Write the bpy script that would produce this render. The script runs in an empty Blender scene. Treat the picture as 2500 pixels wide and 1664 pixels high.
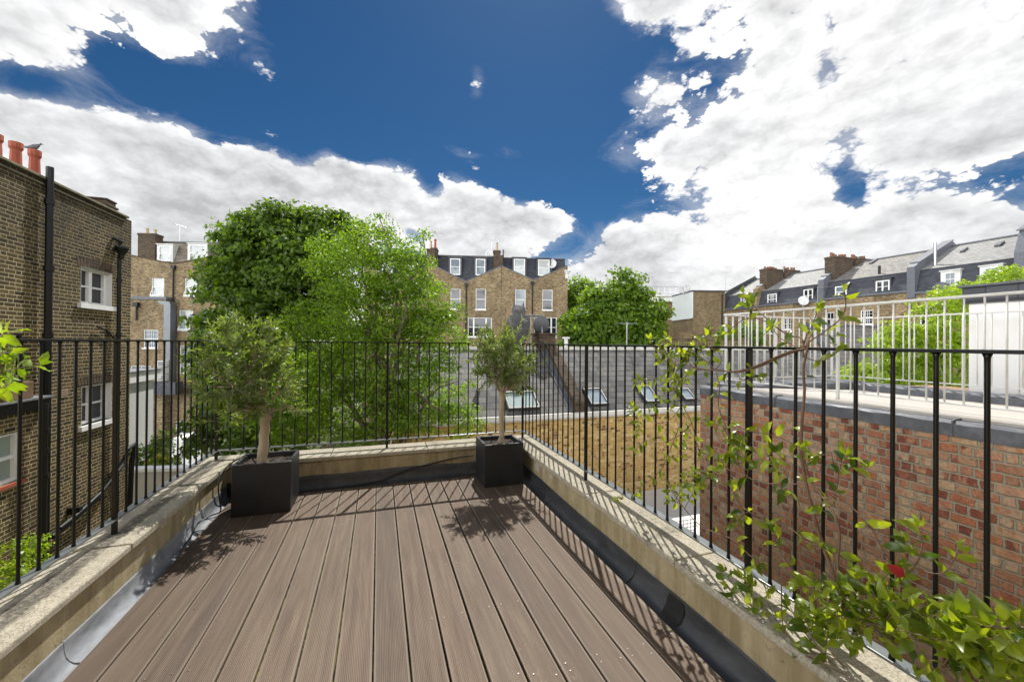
import bpy, math, random
import numpy as np
from mathutils import Vector, Matrix
S = bpy.context.scene
COL = S.collection
rad = math.radians

# ------------------------------------------------------------------ camera
F_PX, CU, CV, EYE = 972.0, 1250.0, 832.0, 1.35
YAW, PITCH, ROLL = rad(18.5), rad(0.22), rad(0.45)
FWD = Vector((math.sin(YAW) * math.cos(PITCH), math.cos(YAW) * math.cos(PITCH), math.sin(PITCH)))
_r = Vector((math.cos(YAW), -math.sin(YAW), 0))
_u = _r.cross(FWD)
RGT = _r * math.cos(ROLL) + _u * math.sin(ROLL)
UPV = _u * math.cos(ROLL) - _r * math.sin(ROLL)
cam = bpy.data.cameras.new('camera')
cam.lens = F_PX * 36 / 2500
cam.sensor_width = 36
cam.clip_end = 5000
cam.clip_start = 0.05
camo = bpy.data.objects.new('camera', cam)
COL.objects.link(camo)
camo.matrix_world = Matrix(((RGT.x, UPV.x, -FWD.x, 0), (RGT.y, UPV.y, -FWD.y, 0), (RGT.z, UPV.z, -FWD.z, EYE), (0, 0, 0, 1)))
S.camera = camo
EYEV = Vector((0, 0, EYE))

def ray(u, v):
    return FWD + RGT * ((u - CU) / F_PX) - UPV * ((v - CV) / F_PX)
def on_x(u, v, x):
    d = ray(u, v); return EYEV + d * (x / d.x)
def on_y(u, v, y):
    d = ray(u, v); return EYEV + d * (y / d.y)
def on_z(u, v, z):
    d = ray(u, v); return EYEV + d * ((z - EYE) / d.z)
def deep(u, v, dist):
    return EYEV + ray(u, v) * dist

# ------------------------------------------------------------------ node helper
class NT:
    def __init__(s, tree):
        s.t = tree; s.n = tree.nodes; s.l = tree.links
    def put(s, sock, v):
        if v is None: return
        if isinstance(v, bpy.types.NodeSocket): s.l.new(v, sock)
        elif isinstance(v, (tuple, list)) and sock.type == 'RGBA' and len(v) == 3: sock.default_value = (*v, 1)
        else: sock.default_value = v
    def node(s, typ, props=None, **ins):
        n = s.n.new(typ)
        for k, v in (props or {}).items(): setattr(n, k, v)
        for k, v in ins.items():
            key = int(k[1:]) if k[0] == 'i' and k[1:].isdigit() else k.replace('_', ' ')
            s.put(n.inputs[key], v)
        return n
    def math(s, op, a, b=None, c=None, clamp=False):
        n = s.node('ShaderNodeMath', {'operation': op, 'use_clamp': clamp}, i0=a, i1=b, i2=c); return n.outputs[0]
    def vmath(s, op, a, b=None, c=None):
        n = s.node('ShaderNodeVectorMath', {'operation': op}, i0=a, i1=b, i2=c)
        return n.outputs['Value'] if op in ('DOT_PRODUCT', 'LENGTH') else n.outputs[0]
    def noise(s, vec, scale, detail=4, rough=.55, out='Fac', dist=0.0):
        n = s.node('ShaderNodeTexNoise', Vector=vec, Scale=scale, Detail=detail, Roughness=rough, Distortion=dist); return n.outputs[out]
    def ramp(s, f, stops, interp='LINEAR'):
        n = s.node('ShaderNodeValToRGB', Fac=f); cr = n.color_ramp; cr.interpolation = interp
        while len(cr.elements) < len(stops): cr.elements.new(.5)
        for e, (p, c) in zip(cr.elements, stops):
            e.position = p; e.color = (c, c, c, 1) if isinstance(c, (int, float)) else (*c, 1)
        return n.outputs[0]
    def mix(s, f, a, b, typ='MIX'):
        n = s.node('ShaderNodeMix', {'data_type': 'RGBA', 'blend_type': typ})
        s.put(n.inputs[0], f); s.put(n.inputs[6], a); s.put(n.inputs[7], b); return n.outputs[2]
    def mapr(s, v, a, b, c=0., d=1., smooth=False):
        n = s.node('ShaderNodeMapRange', {'interpolation_type': 'SMOOTHSTEP' if smooth else 'LINEAR'}, Value=v)
        n.inputs[1].default_value = a; n.inputs[2].default_value = b; n.inputs[3].default_value = c; n.inputs[4].default_value = d
        return n.outputs[0]
    def sep(s, v):
        return s.node('ShaderNodeSeparateXYZ', i0=v).outputs
    def comb(s, x=0., y=0., z=0.):
        return s.node('ShaderNodeCombineXYZ', i0=x, i1=y, i2=z).outputs[0]
    def bump(s, h, strength, dist):
        return s.node('ShaderNodeBump', Height=h, Strength=strength, Distance=dist).outputs[0]

# ------------------------------------------------------------------ sun and sky
SUN_EL, SUN_AZ = rad(55.1), rad(22.6)          # azimuth from +Y towards +X
SUN = Vector((math.sin(SUN_AZ) * math.cos(SUN_EL), math.cos(SUN_AZ) * math.cos(SUN_EL), math.sin(SUN_EL)))
sl = bpy.data.lights.new('sun', 'SUN')
sl.energy = 3.35; sl.angle = rad(0.5); sl.color = (1.0, 0.96, 0.89)
so = bpy.data.objects.new('sun', sl); COL.objects.link(so)
so.rotation_euler = SUN.to_track_quat('Z', 'Y').to_euler()
S.view_settings.view_transform = 'Standard'
S.view_settings.look = 'None'
S.view_settings.exposure = 0.85
S.view_settings.gamma = 1.0
S.cycles.max_bounces = 6
S.cycles.diffuse_bounces = 3
S.cycles.glossy_bounces = 3
S.cycles.transparent_max_bounces = 6
S.cycles.transmission_bounces = 4
S.cycles.sample_clamp_indirect = 6.0
S.cycles.use_denoising = True

CLOUD_BIAS=-1.805
CLOUDS=[(-0.06, 0.63, 6.0, 7.0, -1.6), (0.227, 0.581, 40.0, 34.0, 1.9), (0.797, 0.732, 4.18, 11.52, 4.0), (0.419, 0.288, 12.7, 22.0, 4.0), (0.706, 0.41, 22.0, 19.3, 4.0), (1.178, 0.333, 11.03, 22.0, 4.0), (-0.477, 0.114, 1.88, 6.2, 2.02), (0.282, 0.394, 6.49, 22.0, -3.11), (0.119, 0.351, 22.0, 18.62, -3.56), (1.303, 0.264, 22.0, 22.0, 4.0), (1.109, 0.225, 13.02, 22.0, 4.0), (-0.392, 0.58, 18.15, 3.1, 3.05), (0.674, 0.616, 9.04, 4.17, 3.76), (-0.019, 0.336, 3.01, 14.19, 2.27), (-0.464, 0.612, 2.71, 6.7, 4.0), (-0.558, 0.383, 15.8, 22.0, -3.31), (-0.53, 0.536, 17.14, 5.21, 1.65), (0.973, 0.262, 22.0, 22.0, 4.0), (0.902, 0.483, 15.21, 1.2, 4.0), (-0.014, 0.333, 2.88, 14.32, 2.46), (0.217, 0.25, 10.5, 8.72, 3.52), (0.082, 0.188, 18.77, 2.55, -1.79), (0.631, 0.246, 6.03, 18.79, 3.84), (-0.624, 0.43, 8.44, 22.0, 4.0), (0.652, 0.615, 4.84, 16.51, -4.0), (-0.157, 0.619, 22.0, 2.78, -2.98), (-0.547, 0.327, 14.4, 22.0, 3.56), (-0.048, 0.314, 2.3, 15.75, 2.89), (-0.277, 0.277, 3.22, 9.64, 1.67), (0.791, 0.605, 16.32, 22.0, 2.8), (-0.045, 0.425, 13.92, 22.0, -3.53), (-0.055, 0.036, 1.2, 6.58, 2.52), (-0.364, 0.266, 3.73, 10.59, 1.45), (0.472, 0.4, 10.98, 2.47, -3.09), (-0.383, 0.449, 7.57, 21.4, -3.18), (1.138, 0.551, 5.16, 6.78, 4.0), (1.172, 0.35, 7.66, 22.0, 4.0), (0.844, 0.178, 1.2, 22.0, 4.0), (0.841, 0.348, 10.78, 9.47, 4.0), (-0.112, 0.384, 22.0, 22.0, 2.18), (0.86, 0.422, 1.7, 22.0, 3.55), (0.682, 0.431, 10.54, 14.94, -4.0), (-0.213, 0.64, 22.0, 20.11, -4.0), (-0.374, 0.492, 8.62, 7.6, -2.2), (0.804, 0.057, 1.2, 8.91, 4.0), (-0.525, 0.329, 12.2, 22.0, 2.72)]


W = bpy.data.worlds.new('World'); S.world = W; W.use_nodes = True
def build_world():
    w = NT(W.node_tree); w.n.clear()
    gen = w.node('ShaderNodeTexCoord').outputs['Generated']
    d = w.vmath('NORMALIZE', gen)
    x, y, z = w.sep(d)
    sky = w.node('ShaderNodeTexSky', {'sky_type': 'NISHITA', 'sun_disc': False, 'sun_elevation': SUN_EL, 'sun_rotation': SUN_AZ,
                 'altitude': 300.0, 'air_density': 1.0, 'dust_density': 0.3, 'ozone_density': 2.5}).outputs[0]
    blue = w.node('ShaderNodeHueSaturation', Hue=.494, Saturation=1.22, Value=1.0, Color=sky).outputs[0]
    blue = w.mix(1.0, blue, SKY_TINT, 'MULTIPLY')
    az = w.math('ARCTAN2', x, y); el = w.math('ARCSINE', z)
    zc = w.math('ADD', w.math('MAXIMUM', z, 0.0), .22)
    plane = w.comb(w.math('DIVIDE', x, zc), w.math('DIVIDE', y, zc), 0.0)      # clouds lie on a layer overhead
    # large soft billows bend the outline of the banks
    dirn = w.vmath('MULTIPLY', d, (1., 1., 1.7))
    warp = w.noise(dirn, 4.0, 2, .5, 'Color')
    wsep = w.sep(w.vmath('SUBTRACT', warp, (.5, .5, .5)))
    p = w.comb(w.math('MULTIPLY_ADD', wsep[0], .07, az), w.math('MULTIPLY_ADD', wsep[1], .05, el), 0.0)
    acc = CLOUD_BIAS
    for (cx, cy, sx, sy, wt) in CLOUDS:
        q = w.vmath('MULTIPLY_ADD', p, (sx, sy, 0.), (-cx * sx, -cy * sy, 0.))
        g = w.math('POWER', .36788, w.vmath('DOT_PRODUCT', q, q))
        acc = w.math('MULTIPLY_ADD', g, wt, acc)
    # behind and above the photographer: broken cloud, its low part brightened to fill shaded walls
    back = w.mapr(w.math('ABSOLUTE', w.math('SUBTRACT', az, YAW)), 1.0, 1.5, 0., 1.)
    rest = w.math('ADD', w.mapr(w.noise(plane, 1.1, 3), .40, .58, -1.4, 1.0), w.mapr(el, .35, .95, 1.3, -1.2))
    top = w.mapr(el, .80, 1.0, 0., 1.)
    away = w.math('MAXIMUM', back, top)
    acc = w.mix(away, acc, rest)
    cov = w.math('MINIMUM', w.math('MAXIMUM', w.math('MULTIPLY', acc, .62), -1.45), 1.62)
    fine = w.noise(dirn, 5.5, 10, .60)
    vor = lambda q, sc, det: w.node('ShaderNodeTexVoronoi', {'feature': 'F1', 'normalize': True}, Vector=q, Scale=sc, Detail=det, Roughness=.55, Lacunarity=2.3).outputs['Distance']
    bend = w.vmath('ADD', dirn, w.vmath('MULTIPLY', w.vmath('SUBTRACT', w.noise(dirn, 16., 3, .6, 'Color'), (.5, .5, .5)), (.035, .035, .035)))
    puff = vor(bend, 15.0, 3.0)                                    # cauliflower heads, each carrying smaller ones
    billow = w.math('MULTIPLY', w.math('SUBTRACT', .31, puff), 5.2)
    n1 = w.math('MULTIPLY_ADD', w.math("SUBTRACT", fine, .5), 3.2, billow)
    dens = w.math('SUBTRACT', w.math('ADD', cov, n1), .16)
    soft = w.mapr(w.noise(dirn, 4.5, 3, .5), .38, .66, .22, 1.0)         # crisp heads here, frayed vapour there
    a = w.node('ShaderNodeMapRange', {'interpolation_type': 'SMOOTHSTEP'}, Value=w.math('DIVIDE', w.math('ADD', dens, w.math('MULTIPLY', soft, .35)), soft)).outputs[0]
    wisp = w.noise(w.vmath('MULTIPLY', d, (1., 1., 2.2)), 7.0, 10, .68, dist=.5)
    veil = w.mapr(w.math('ADD', cov, w.math('MULTIPLY', w.math('SUBTRACT', wisp, .5), 3.6)), -.75, 1.1, 0., .42, True)
    a = w.math('MAXIMUM', a, veil)
    # shading: heads catch the light, creases and thick undersides go grey
    s2 = w.noise(w.vmath('ADD', dirn, (SUN.x * .03, SUN.y * .03, .06)), 5.5, 7, .58)
    rel = w.math('SUBTRACT', fine, s2)
    thick = w.math('ADD', w.math('MULTIPLY', cov, .50), w.math('MULTIPLY', w.math('SUBTRACT', w.noise(dirn, 2.0, 6, .5), .5), 4.4))
    grey = w.mapr(thick, .15, 1.25, 0., 1., True)
    lum = w.math('MULTIPLY_ADD', rel, .6, w.math('SUBTRACT', 1.04, w.math('MULTIPLY', grey, .29)))
    puff2 = vor(w.vmath('ADD', bend, (SUN.x * .012, SUN.y * .012, .026)), 15.0, 2.0)
    lum = w.math('MULTIPLY_ADD', w.math('SUBTRACT', puff2, puff), .6, lum)
    lum = w.math('MULTIPLY_ADD', w.math('SUBTRACT', .28, puff), .35, lum)
    lum = w.math('MINIMUM', w.math('MAXIMUM', lum, .55), 1.14)
    tint = w.mix(grey, (1.0, 1.0, 1.0), (.965, .98, 1.0))
    bright = w.math('MULTIPLY_ADD', w.math('MULTIPLY', w.math('MULTIPLY', away, w.mapr(el, .40, .78, 1., 0.)), w.mapr(az, 1.2, 1.9, 1., .2)), BACK_BOOST, 1.0)
    cl = w.mix(1.0, tint, w.comb(lum, lum, lum), 'MULTIPLY')
    k = w.math('MULTIPLY', bright, CLOUD_LUM)
    cl = w.vmath('MULTIPLY', cl, w.comb(k, k, k))
    col = w.mix(a, blue, cl)
    hz = w.mapr(el, -.02, .10, .5, 0., True)
    col = w.mix(hz, col, tuple(CLOUD_LUM * c for c in (.93, .95, .98)))
    bg = w.node('ShaderNodeBackground', Color=col, Strength=0.1)
    out = w.node('ShaderNodeOutputWorld'); w.l.new(bg.outputs[0], out.inputs[0])
SKY_TINT = (.155, .237, .300)
CLOUD_LUM = 5.5
BACK_BOOST = 7.0
build_world()
W.cycles.sampling_method = 'MANUAL'
W.cycles.sample_map_resolution = 512

# ------------------------------------------------------------------ objects
def link(o):
    COL.objects.link(o); return o
def tag(o, label=None, cat=None, group=None, kind=None):
    if label: o['label'] = label
    if cat: o['category'] = cat
    if group: o['group'] = group
    if kind: o['kind'] = kind
    return o
def thing(name, label, cat, loc=(0, 0, 0), rz=0.0, group=None):
    o = link(bpy.data.objects.new(name, None)); o.location = loc; o.rotation_euler = (0, 0, rz)
    o.empty_display_size = .2
    return tag(o, label, cat, group)
def dup(root, loc, rz=None, label=None, group=None):
    def cp(o, par):
        c = o.copy(); COL.objects.link(c); c.parent = par
        for ch in o.children: cp(ch, c)
        return c
    r = cp(root, None); r.location = loc
    if rz is not None: r.rotation_euler = (0, 0, rz)
    if label: r['label'] = label
    if group: r['group'] = group
    return r

class MB:
    """collects shapes and links them as one mesh object"""
    def __init__(s): s.v = []; s.f = []
    def add(s, vs, fs):
        b = len(s.v); s.v += [tuple(p) for p in vs]; s.f += [tuple(i + b for i in f) for f in fs]; return s
    def box(s, x0, x1, y0, y1, z0, z1):
        return s.add([(x0, y0, z0), (x1, y0, z0), (x1, y1, z0), (x0, y1, z0), (x0, y0, z1), (x1, y0, z1), (x1, y1, z1), (x0, y1, z1)],
                     [(3, 2, 1, 0), (4, 5, 6, 7), (0, 1, 5, 4), (1, 2, 6, 5), (2, 3, 7, 6), (3, 0, 4, 7)])
    def quad(s, *p): return s.add(p, [tuple(range(len(p)))])
    def prism(s, poly, vec):
        n = len(poly); q = [tuple(a + b for a, b in zip(p, vec)) for p in poly]
        return s.add(list(poly) + q, [tuple(range(n))[::-1], tuple(range(n, 2 * n))] + [(i, (i + 1) % n, n + (i + 1) % n, n + i) for i in range(n)])
    def tube(s, pts, r, n=8, cap=True):
        pts = [Vector(p) for p in pts]; m = len(pts); rs = r if isinstance(r, (list, tuple)) else [r] * m
        up = None; vs = []
        for i, p in enumerate(pts):
            t = (pts[min(i + 1, m - 1)] - pts[max(i - 1, 0)]).normalized()
            if up is None:
                up = Vector((0, 0, 1)) if abs(t.z) < .9 else Vector((1, 0, 0))
            a = (up - t * up.dot(t))
            a = a.normalized() if a.length > 1e-6 else t.orthogonal().normalized()
            up = a; b = t.cross(a)
            for k in range(n):
                w = 2 * math.pi * k / n
                vs.append(p + (a * math.cos(w) + b * math.sin(w)) * rs[i])
        fs = [(i * n + k, i * n + (k + 1) % n, (i + 1) * n + (k + 1) % n, (i + 1) * n + k) for i in range(m - 1) for k in range(n)]
        if cap: fs += [tuple(range(n))[::-1], tuple(range((m - 1) * n, m * n))]
        return s.add(vs, fs)
    def lathe(s, prof, c, n=16, sx=1., sy=1.):
        vs = [(c[0] + r * sx * math.cos(2 * math.pi * k / n), c[1] + r * sy * math.sin(2 * math.pi * k / n), c[2] + z) for (r, z) in prof for k in range(n)]
        m = len(prof)
        fs = [(i * n + k, i * n + (k + 1) % n, (i + 1) * n + (k + 1) % n, (i + 1) * n + k) for i in range(m - 1) for k in range(n)]
        return s.add(vs, fs + [tuple(range(n))[::-1], tuple(range((m - 1) * n, m * n))])
    def build(s, name, mat, parent=None, bevel=0.0, smooth=False, seg=2, loc=None):
        me = bpy.data.meshes.new(name); me.from_pydata(s.v, [], s.f); me.update()
        box_uv(me)
        if smooth: me.polygons.foreach_set('use_smooth', [True] * len(me.polygons))
        me.materials.append(mat)
        o = link(bpy.data.objects.new(name, me))
        if parent: o.parent = parent
        if loc: o.location = loc
        if bevel:
            b = o.modifiers.new('bevel', 'BEVEL'); b.width = bevel; b.segments = seg; b.limit_method = 'ANGLE'; b.angle_limit = rad(40)
        return o

def box_uv(me):
    """metres along the face: u horizontal, v up the face"""
    nl = len(me.loops); nv = len(me.vertices)
    if not nl: return
    co = np.empty(nv * 3); me.vertices.foreach_get('co', co); co = co.reshape(-1, 3)
    vi = np.empty(nl, dtype=np.int32); me.loops.foreach_get('vertex_index', vi)
    nf = len(me.polygons); nrm = np.empty(nf * 3); me.polygons.foreach_get('normal', nrm); nrm = nrm.reshape(-1, 3)
    lt = np.empty(nf, dtype=np.int32); me.polygons.foreach_get('loop_total', lt)
    fn = np.repeat(nrm, lt, axis=0); P = co[vi]
    t = np.stack([-fn[:, 1], fn[:, 0], np.zeros(nl)], 1); L = np.linalg.norm(t, axis=1)
    flat = L < .05
    t[flat] = (1, 0, 0); L[flat] = 1; t /= L[:, None]
    b = np.cross(fn, t)
    uv = np.stack([(P * t).sum(1), (P * b).sum(1)], 1)
    lay = me.uv_layers.new(name='UVMap'); lay.data.foreach_set('uv', uv.astype(np.float32).ravel())

def fast_mesh(name, V, Fc, mat, parent=None, smooth=False):
    """V (n,3) array, Fc (m,k) index array"""
    me = bpy.data.meshes.new(name); n = len(V); m, k = Fc.shape
    me.vertices.add(n); me.vertices.foreach_set('co', np.asarray(V, np.float32).ravel())
    me.loops.add(m * k); me.loops.foreach_set('vertex_index', Fc.astype(np.int32).ravel())
    me.polygons.add(m); me.polygons.foreach_set('loop_start', np.arange(0, m * k, k, dtype=np.int32))
    me.polygons.foreach_set('loop_total', np.full(m, k, dtype=np.int32))
    me.update(calc_edges=True)
    if smooth: me.polygons.foreach_set('use_smooth', np.ones(m, bool))
    me.materials.append(mat)
    o = link(bpy.data.objects.new(name, me))
    if parent: o.parent = parent
    return o

# ------------------------------------------------------------------ materials
MATS = {}
def mat(name):
    m = bpy.data.materials.new(name); m.use_nodes = True; t = NT(m.node_tree); t.n.clear()
    b = t.node('ShaderNodeBsdfPrincipled'); o = t.node('ShaderNodeOutputMaterial'); t.l.new(b.outputs[0], o.inputs[0])
    MATS[name] = m
    return m, t, b, o
def obj_co(t): return t.node('ShaderNodeTexCoord').outputs['Object']
def uv_co(t): return t.node('ShaderNodeTexCoord').outputs['UV']
def geo_pos(t): return t.node('ShaderNodeNewGeometry').outputs['Position']

def m_plain(name, col, rough=.5, metal=0., var=.12, scale=6., spec=.5, bump=0., grime=None):
    m, t, b, o = mat(name); co = obj_co(t)
    n = t.noise(co, scale, 6, .6)
    c = t.mix(n, tuple(x * (1 - var * 2) for x in col), tuple(min(1, x * (1 + var)) for x in col))
    if grime: c = t.mix(t.mapr(t.noise(co, scale * .35, 6, .65), .52, .72, 0., .75), c, grime)
    t.put(b.inputs['Base Color'], c); b.inputs['Roughness'].default_value = rough; b.inputs['Metallic'].default_value = metal
    b.inputs['Specular IOR Level'].default_value = spec
    if bump: t.put(b.inputs['Normal'], t.bump(t.noise(co, scale * 6, 4), .5, bump))
    return m

def m_brick(name, cols, mortar, bw=.225, bh=.075, ms=.011, bump=.006, grime=.45, grime_col=(.05, .045, .035), patch=None, wob=.012, msm=.3, two=0., soot=None):
    m, t, b, o = mat(name); uv = uv_co(t)
    w = t.vmath('SUBTRACT', t.noise(uv, 3.2, 3, .6, 'Color'), (.5, .5, .5))
    w2 = t.vmath('SUBTRACT', t.noise(uv, 22., 3, .6, 'Color'), (.5, .5, .5))
    p = t.vmath('ADD', t.vmath('MULTIPLY_ADD', w, (wob * 1.6, wob * .8, 0), uv), t.vmath('MULTIPLY', w2, (wob * .7, wob * .5, 0)))
    # Flemish bond: stretcher, header, stretcher ... joints wander a little from course to course
    px, py, _ = t.sep(p); vr = t.math('DIVIDE', py, bh); row = t.math('FLOOR', vr); fv = t.math('FRACT', vr); per = bw * 1.5
    jit = t.node('ShaderNodeTexWhiteNoise', {'noise_dimensions': '1D'}, W=row).outputs[0]
    cell = t.math('ADD', t.math('DIVIDE', px, per), t.math('MULTIPLY_ADD', jit, .16, t.math('MULTIPLY', t.math('MODULO', row, 2.), .5)))
    ci = t.math('FLOOR', cell); fr = t.math('FRACT', cell); hd = t.math('GREATER_THAN', fr, .667)
    du = t.math('MULTIPLY', t.math('MINIMUM', t.math('MINIMUM', fr, t.math('SUBTRACT', 1., fr)), t.math('ABSOLUTE', t.math('SUBTRACT', fr, .667))), per)
    dv = t.math('MULTIPLY', t.math('MINIMUM', fv, t.math('SUBTRACT', 1., fv)), bh)
    fac = t.mapr(t.math('MINIMUM', du, dv), ms * .5 - .002 * msm * 5, ms * .5 + .002 * msm * 5, 1., 0.)
    tone = t.node('ShaderNodeTexWhiteNoise', {'noise_dimensions': '3D'}, Vector=t.comb(t.math('ADD', ci, t.math('MULTIPLY', hd, .5)), row, 0.)).outputs[0]
    n = len(cols); c = t.ramp(tone, [(i / (n - 1) * .86 + .07, k) for i, k in enumerate(cols)])
    if two:                        # kiss marks: one end of a brick fired darker than the other
        c2 = t.ramp(t.math('FRACT', t.math('MULTIPLY', tone, 7.31)), [(i / (n - 1) * .86 + .07, k) for i, k in enumerate(cols)])
        c = t.mix(t.math('MULTIPLY', t.mapr(t.noise(t.vmath('MULTIPLY', uv, (11., 4., 1.)), 1.0, 4, .6), .47, .55), two), c, c2)
        c = t.mix(t.mapr(t.noise(uv, 2.2, 6, .7), .55, .75, 0., .5), c, mortar)
    f1 = t.noise(uv, 38., 6, .7)
    c = t.mix(1., c, t.ramp(f1, [(.25, .5), (.62, 1.15)]), 'MULTIPLY')
    mo = t.mix(t.noise(uv, 9., 5, .6), tuple(k * .72 for k in mortar), tuple(min(1, k * 1.2) for k in mortar))
    edge = t.mapr(t.math('ADD', fac, t.math('MULTIPLY', t.math('SUBTRACT', f1, .5), .7)), .25, .75)
    c = t.mix(edge, c, mo)
    if patch: c = t.mix(t.mapr(t.noise(uv, .55, 4, .6), .60, .70, 0., .6), c, patch)
    st = t.math('MULTIPLY', t.mapr(t.noise(t.vmath('MULTIPLY', uv, (1., .45, 1.)), .7, 7, .62), .40, .72), grime)
    c = t.mix(st, c, t.mix(.5, t.mix(1., c, grime_col, 'MULTIPLY'), grime_col))
    if soot:
        so_ = t.mapr(t.math('MULTIPLY_ADD', t.math('SUBTRACT', t.noise(uv, 1.6, 6, .65), .5), 2.2, t.sep(uv)[1]), soot[0], soot[1], 0., .72)
        c = t.mix(so_, c, (.022, .019, .014))
    t.put(b.inputs['Base Color'], c); b.inputs['Roughness'].default_value = .88; b.inputs['Specular IOR Level'].default_value = .25
    h = t.math('ADD', t.math('MULTIPLY', fac, -1.), t.math('MULTIPLY', f1, .55))
    h = t.math('MULTIPLY_ADD', tone, .35, h)
    t.put(b.inputs['Normal'], t.bump(h, .8, bump))
    return m

def m_slate(name, c0, c1, rw=.28, rh=.22, light=.0, rough=.5, lichen=None):
    m, t, b, o = mat(name); uv = uv_co(t)
    w = t.vmath('SUBTRACT', t.noise(uv, 5., 3, .6, 'Color'), (.5, .5, .5))
    p = t.vmath('MULTIPLY_ADD', w, (.03, .016, 0), uv)
    br = t.node('ShaderNodeTexBrick', {'offset': .5}, Vector=p, Color1=(0, 0, 0, 1), Color2=(1, 1, 1, 1), Mortar=(.5, .5, .5, 1), Scale=1., Mortar_Size=.006, Mortar_Smooth=.2, Brick_Width=rw, Row_Height=rh)
    v = t.math('MULTIPLY_ADD', t.math('SUBTRACT', t.noise(uv, 14., 6, .7), .5), .8, br.outputs['Color'])
    c = t.mix(t.mapr(v, 0., 1.), c0, c1)
    if lichen: c = t.mix(t.mapr(t.noise(uv, 2.3, 7, .7), .50, .66, 0., .8), c, lichen)
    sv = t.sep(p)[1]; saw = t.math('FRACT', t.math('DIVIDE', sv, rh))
    c = t.mix(t.math('MULTIPLY', br.outputs['Fac'], .55), c, tuple(k * .35 for k in c0))
    c = t.mix(t.math('MULTIPLY', t.math('LESS_THAN', saw, .11), .8), c, tuple(k * .22 for k in c0))  # shadow line beneath each course, put into the colour
    t.put(b.inputs['Base Color'], c); b.inputs['Roughness'].default_value = rough; b.inputs['Specular IOR Level'].default_value = .4
    h = t.math('ADD', t.math('MULTIPLY', saw, -1.1), t.math('MULTIPLY_ADD', br.outputs['Color'], .5, t.math('MULTIPLY', br.outputs['Fac'], -.6)))
    h = t.math('MULTIPLY_ADD', t.noise(uv, 30., 4), .25, h)
    t.put(b.inputs['Normal'], t.bump(h, .8, .012))
    return m

def m_leaf(name, c0, c1, trans=.5, trc=None, gloss=.35, spec=.5, under=None):
    """leaf: each leaf gets its own tone; light passes through"""
    m, t, b, o = mat(name)
    g = t.node('ShaderNodeNewGeometry'); r = g.outputs['Random Per Island']
    big = t.noise(g.outputs['Position'], 1.3, 3)
    f = t.math('MULTIPLY_ADD', r, .65, t.math('MULTIPLY', big, .35))
    c = t.ramp(f, [(.1, c0), (.85, c1)])
    if under: c = t.mix(g.outputs['Backfacing'], c, under)
    t.put(b.inputs['Base Color'], c); b.inputs['Roughness'].default_value = gloss; b.inputs['Specular IOR Level'].default_value = spec
    tr = t.node('ShaderNodeBsdfTranslucent')
    tc = t.mix(1., c, trc or (1.5, 1.5, .7), 'MULTIPLY'); t.put(tr.inputs['Color'], tc)
    mx = t.node('ShaderNodeMixShader', Fac=trans); t.l.new(b.outputs[0], mx.inputs[1]); t.l.new(tr.outputs[0], mx.inputs[2])
    t.l.new(mx.outputs[0], o.inputs[0])
    return m

def m_bark(name, c0, c1, sc=9.):
    m, t, b, o = mat(name); co = obj_co(t)
    n = t.noise(t.vmath('MULTIPLY', co, (1., 1., .25)), sc * 3, 6, .7); n2 = t.noise(co, sc, 5, .6)
    c = t.mix(n, c0, c1); c = t.mix(t.mapr(n2, .55, .7, 0., .6), c, tuple(k * .4 for k in c0))
    t.put(b.inputs['Base Color'], c); b.inputs['Roughness'].default_value = .85
    t.put(b.inputs['Normal'], t.bump(n, .7, .006)); return m

def m_glass(name, col=(.018, .022, .028), rough=.05, spec=.45, var=.6):
    m, t, b, o = mat(name); co = obj_co(t)
    n = t.noise(co, .9, 2)
    t.put(b.inputs['Base Color'], t.mix(n, tuple(k * (1 - var) for k in col), tuple(k * (1 + var) for k in col)))
    b.inputs['Roughness'].default_value = rough; b.inputs['Specular IOR Level'].default_value = spec
    b.inputs['Coat Weight'].default_value = .15; b.inputs['Coat Roughness'].default_value = .02
    t.put(b.inputs['Normal'], t.bump(t.noise(co, 2.2, 2), .12, .02)); return m

def m_lead(name, col, white=(.36, .38, .41), wt=.5, rough=.42, stretch=(1., 1., 1.)):
    m, t, b, o = mat(name); co = obj_co(t)
    n = t.noise(t.vmath('MULTIPLY', co, stretch), 7., 7, .65, dist=.6); n2 = t.noise(t.vmath('MULTIPLY', co, stretch), 28., 5, .6)
    c = t.mix(n, tuple(k * .7 for k in col), tuple(k * 1.25 for k in col))
    f = t.mapr(t.math('MULTIPLY_ADD', n2, .4, t.math('MULTIPLY', n, .8)), .55, .80, 0., wt)
    c = t.mix(f, c, white)
    t.put(b.inputs['Base Color'], c); b.inputs['Metallic'].default_value = .25
    t.put(b.inputs['Roughness'], t.mapr(n, .3, .7, rough * .8, rough * 1.35))
    t.put(b.inputs['Normal'], t.bump(t.noise(co, 5., 3), .5, .02)); return m

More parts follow.
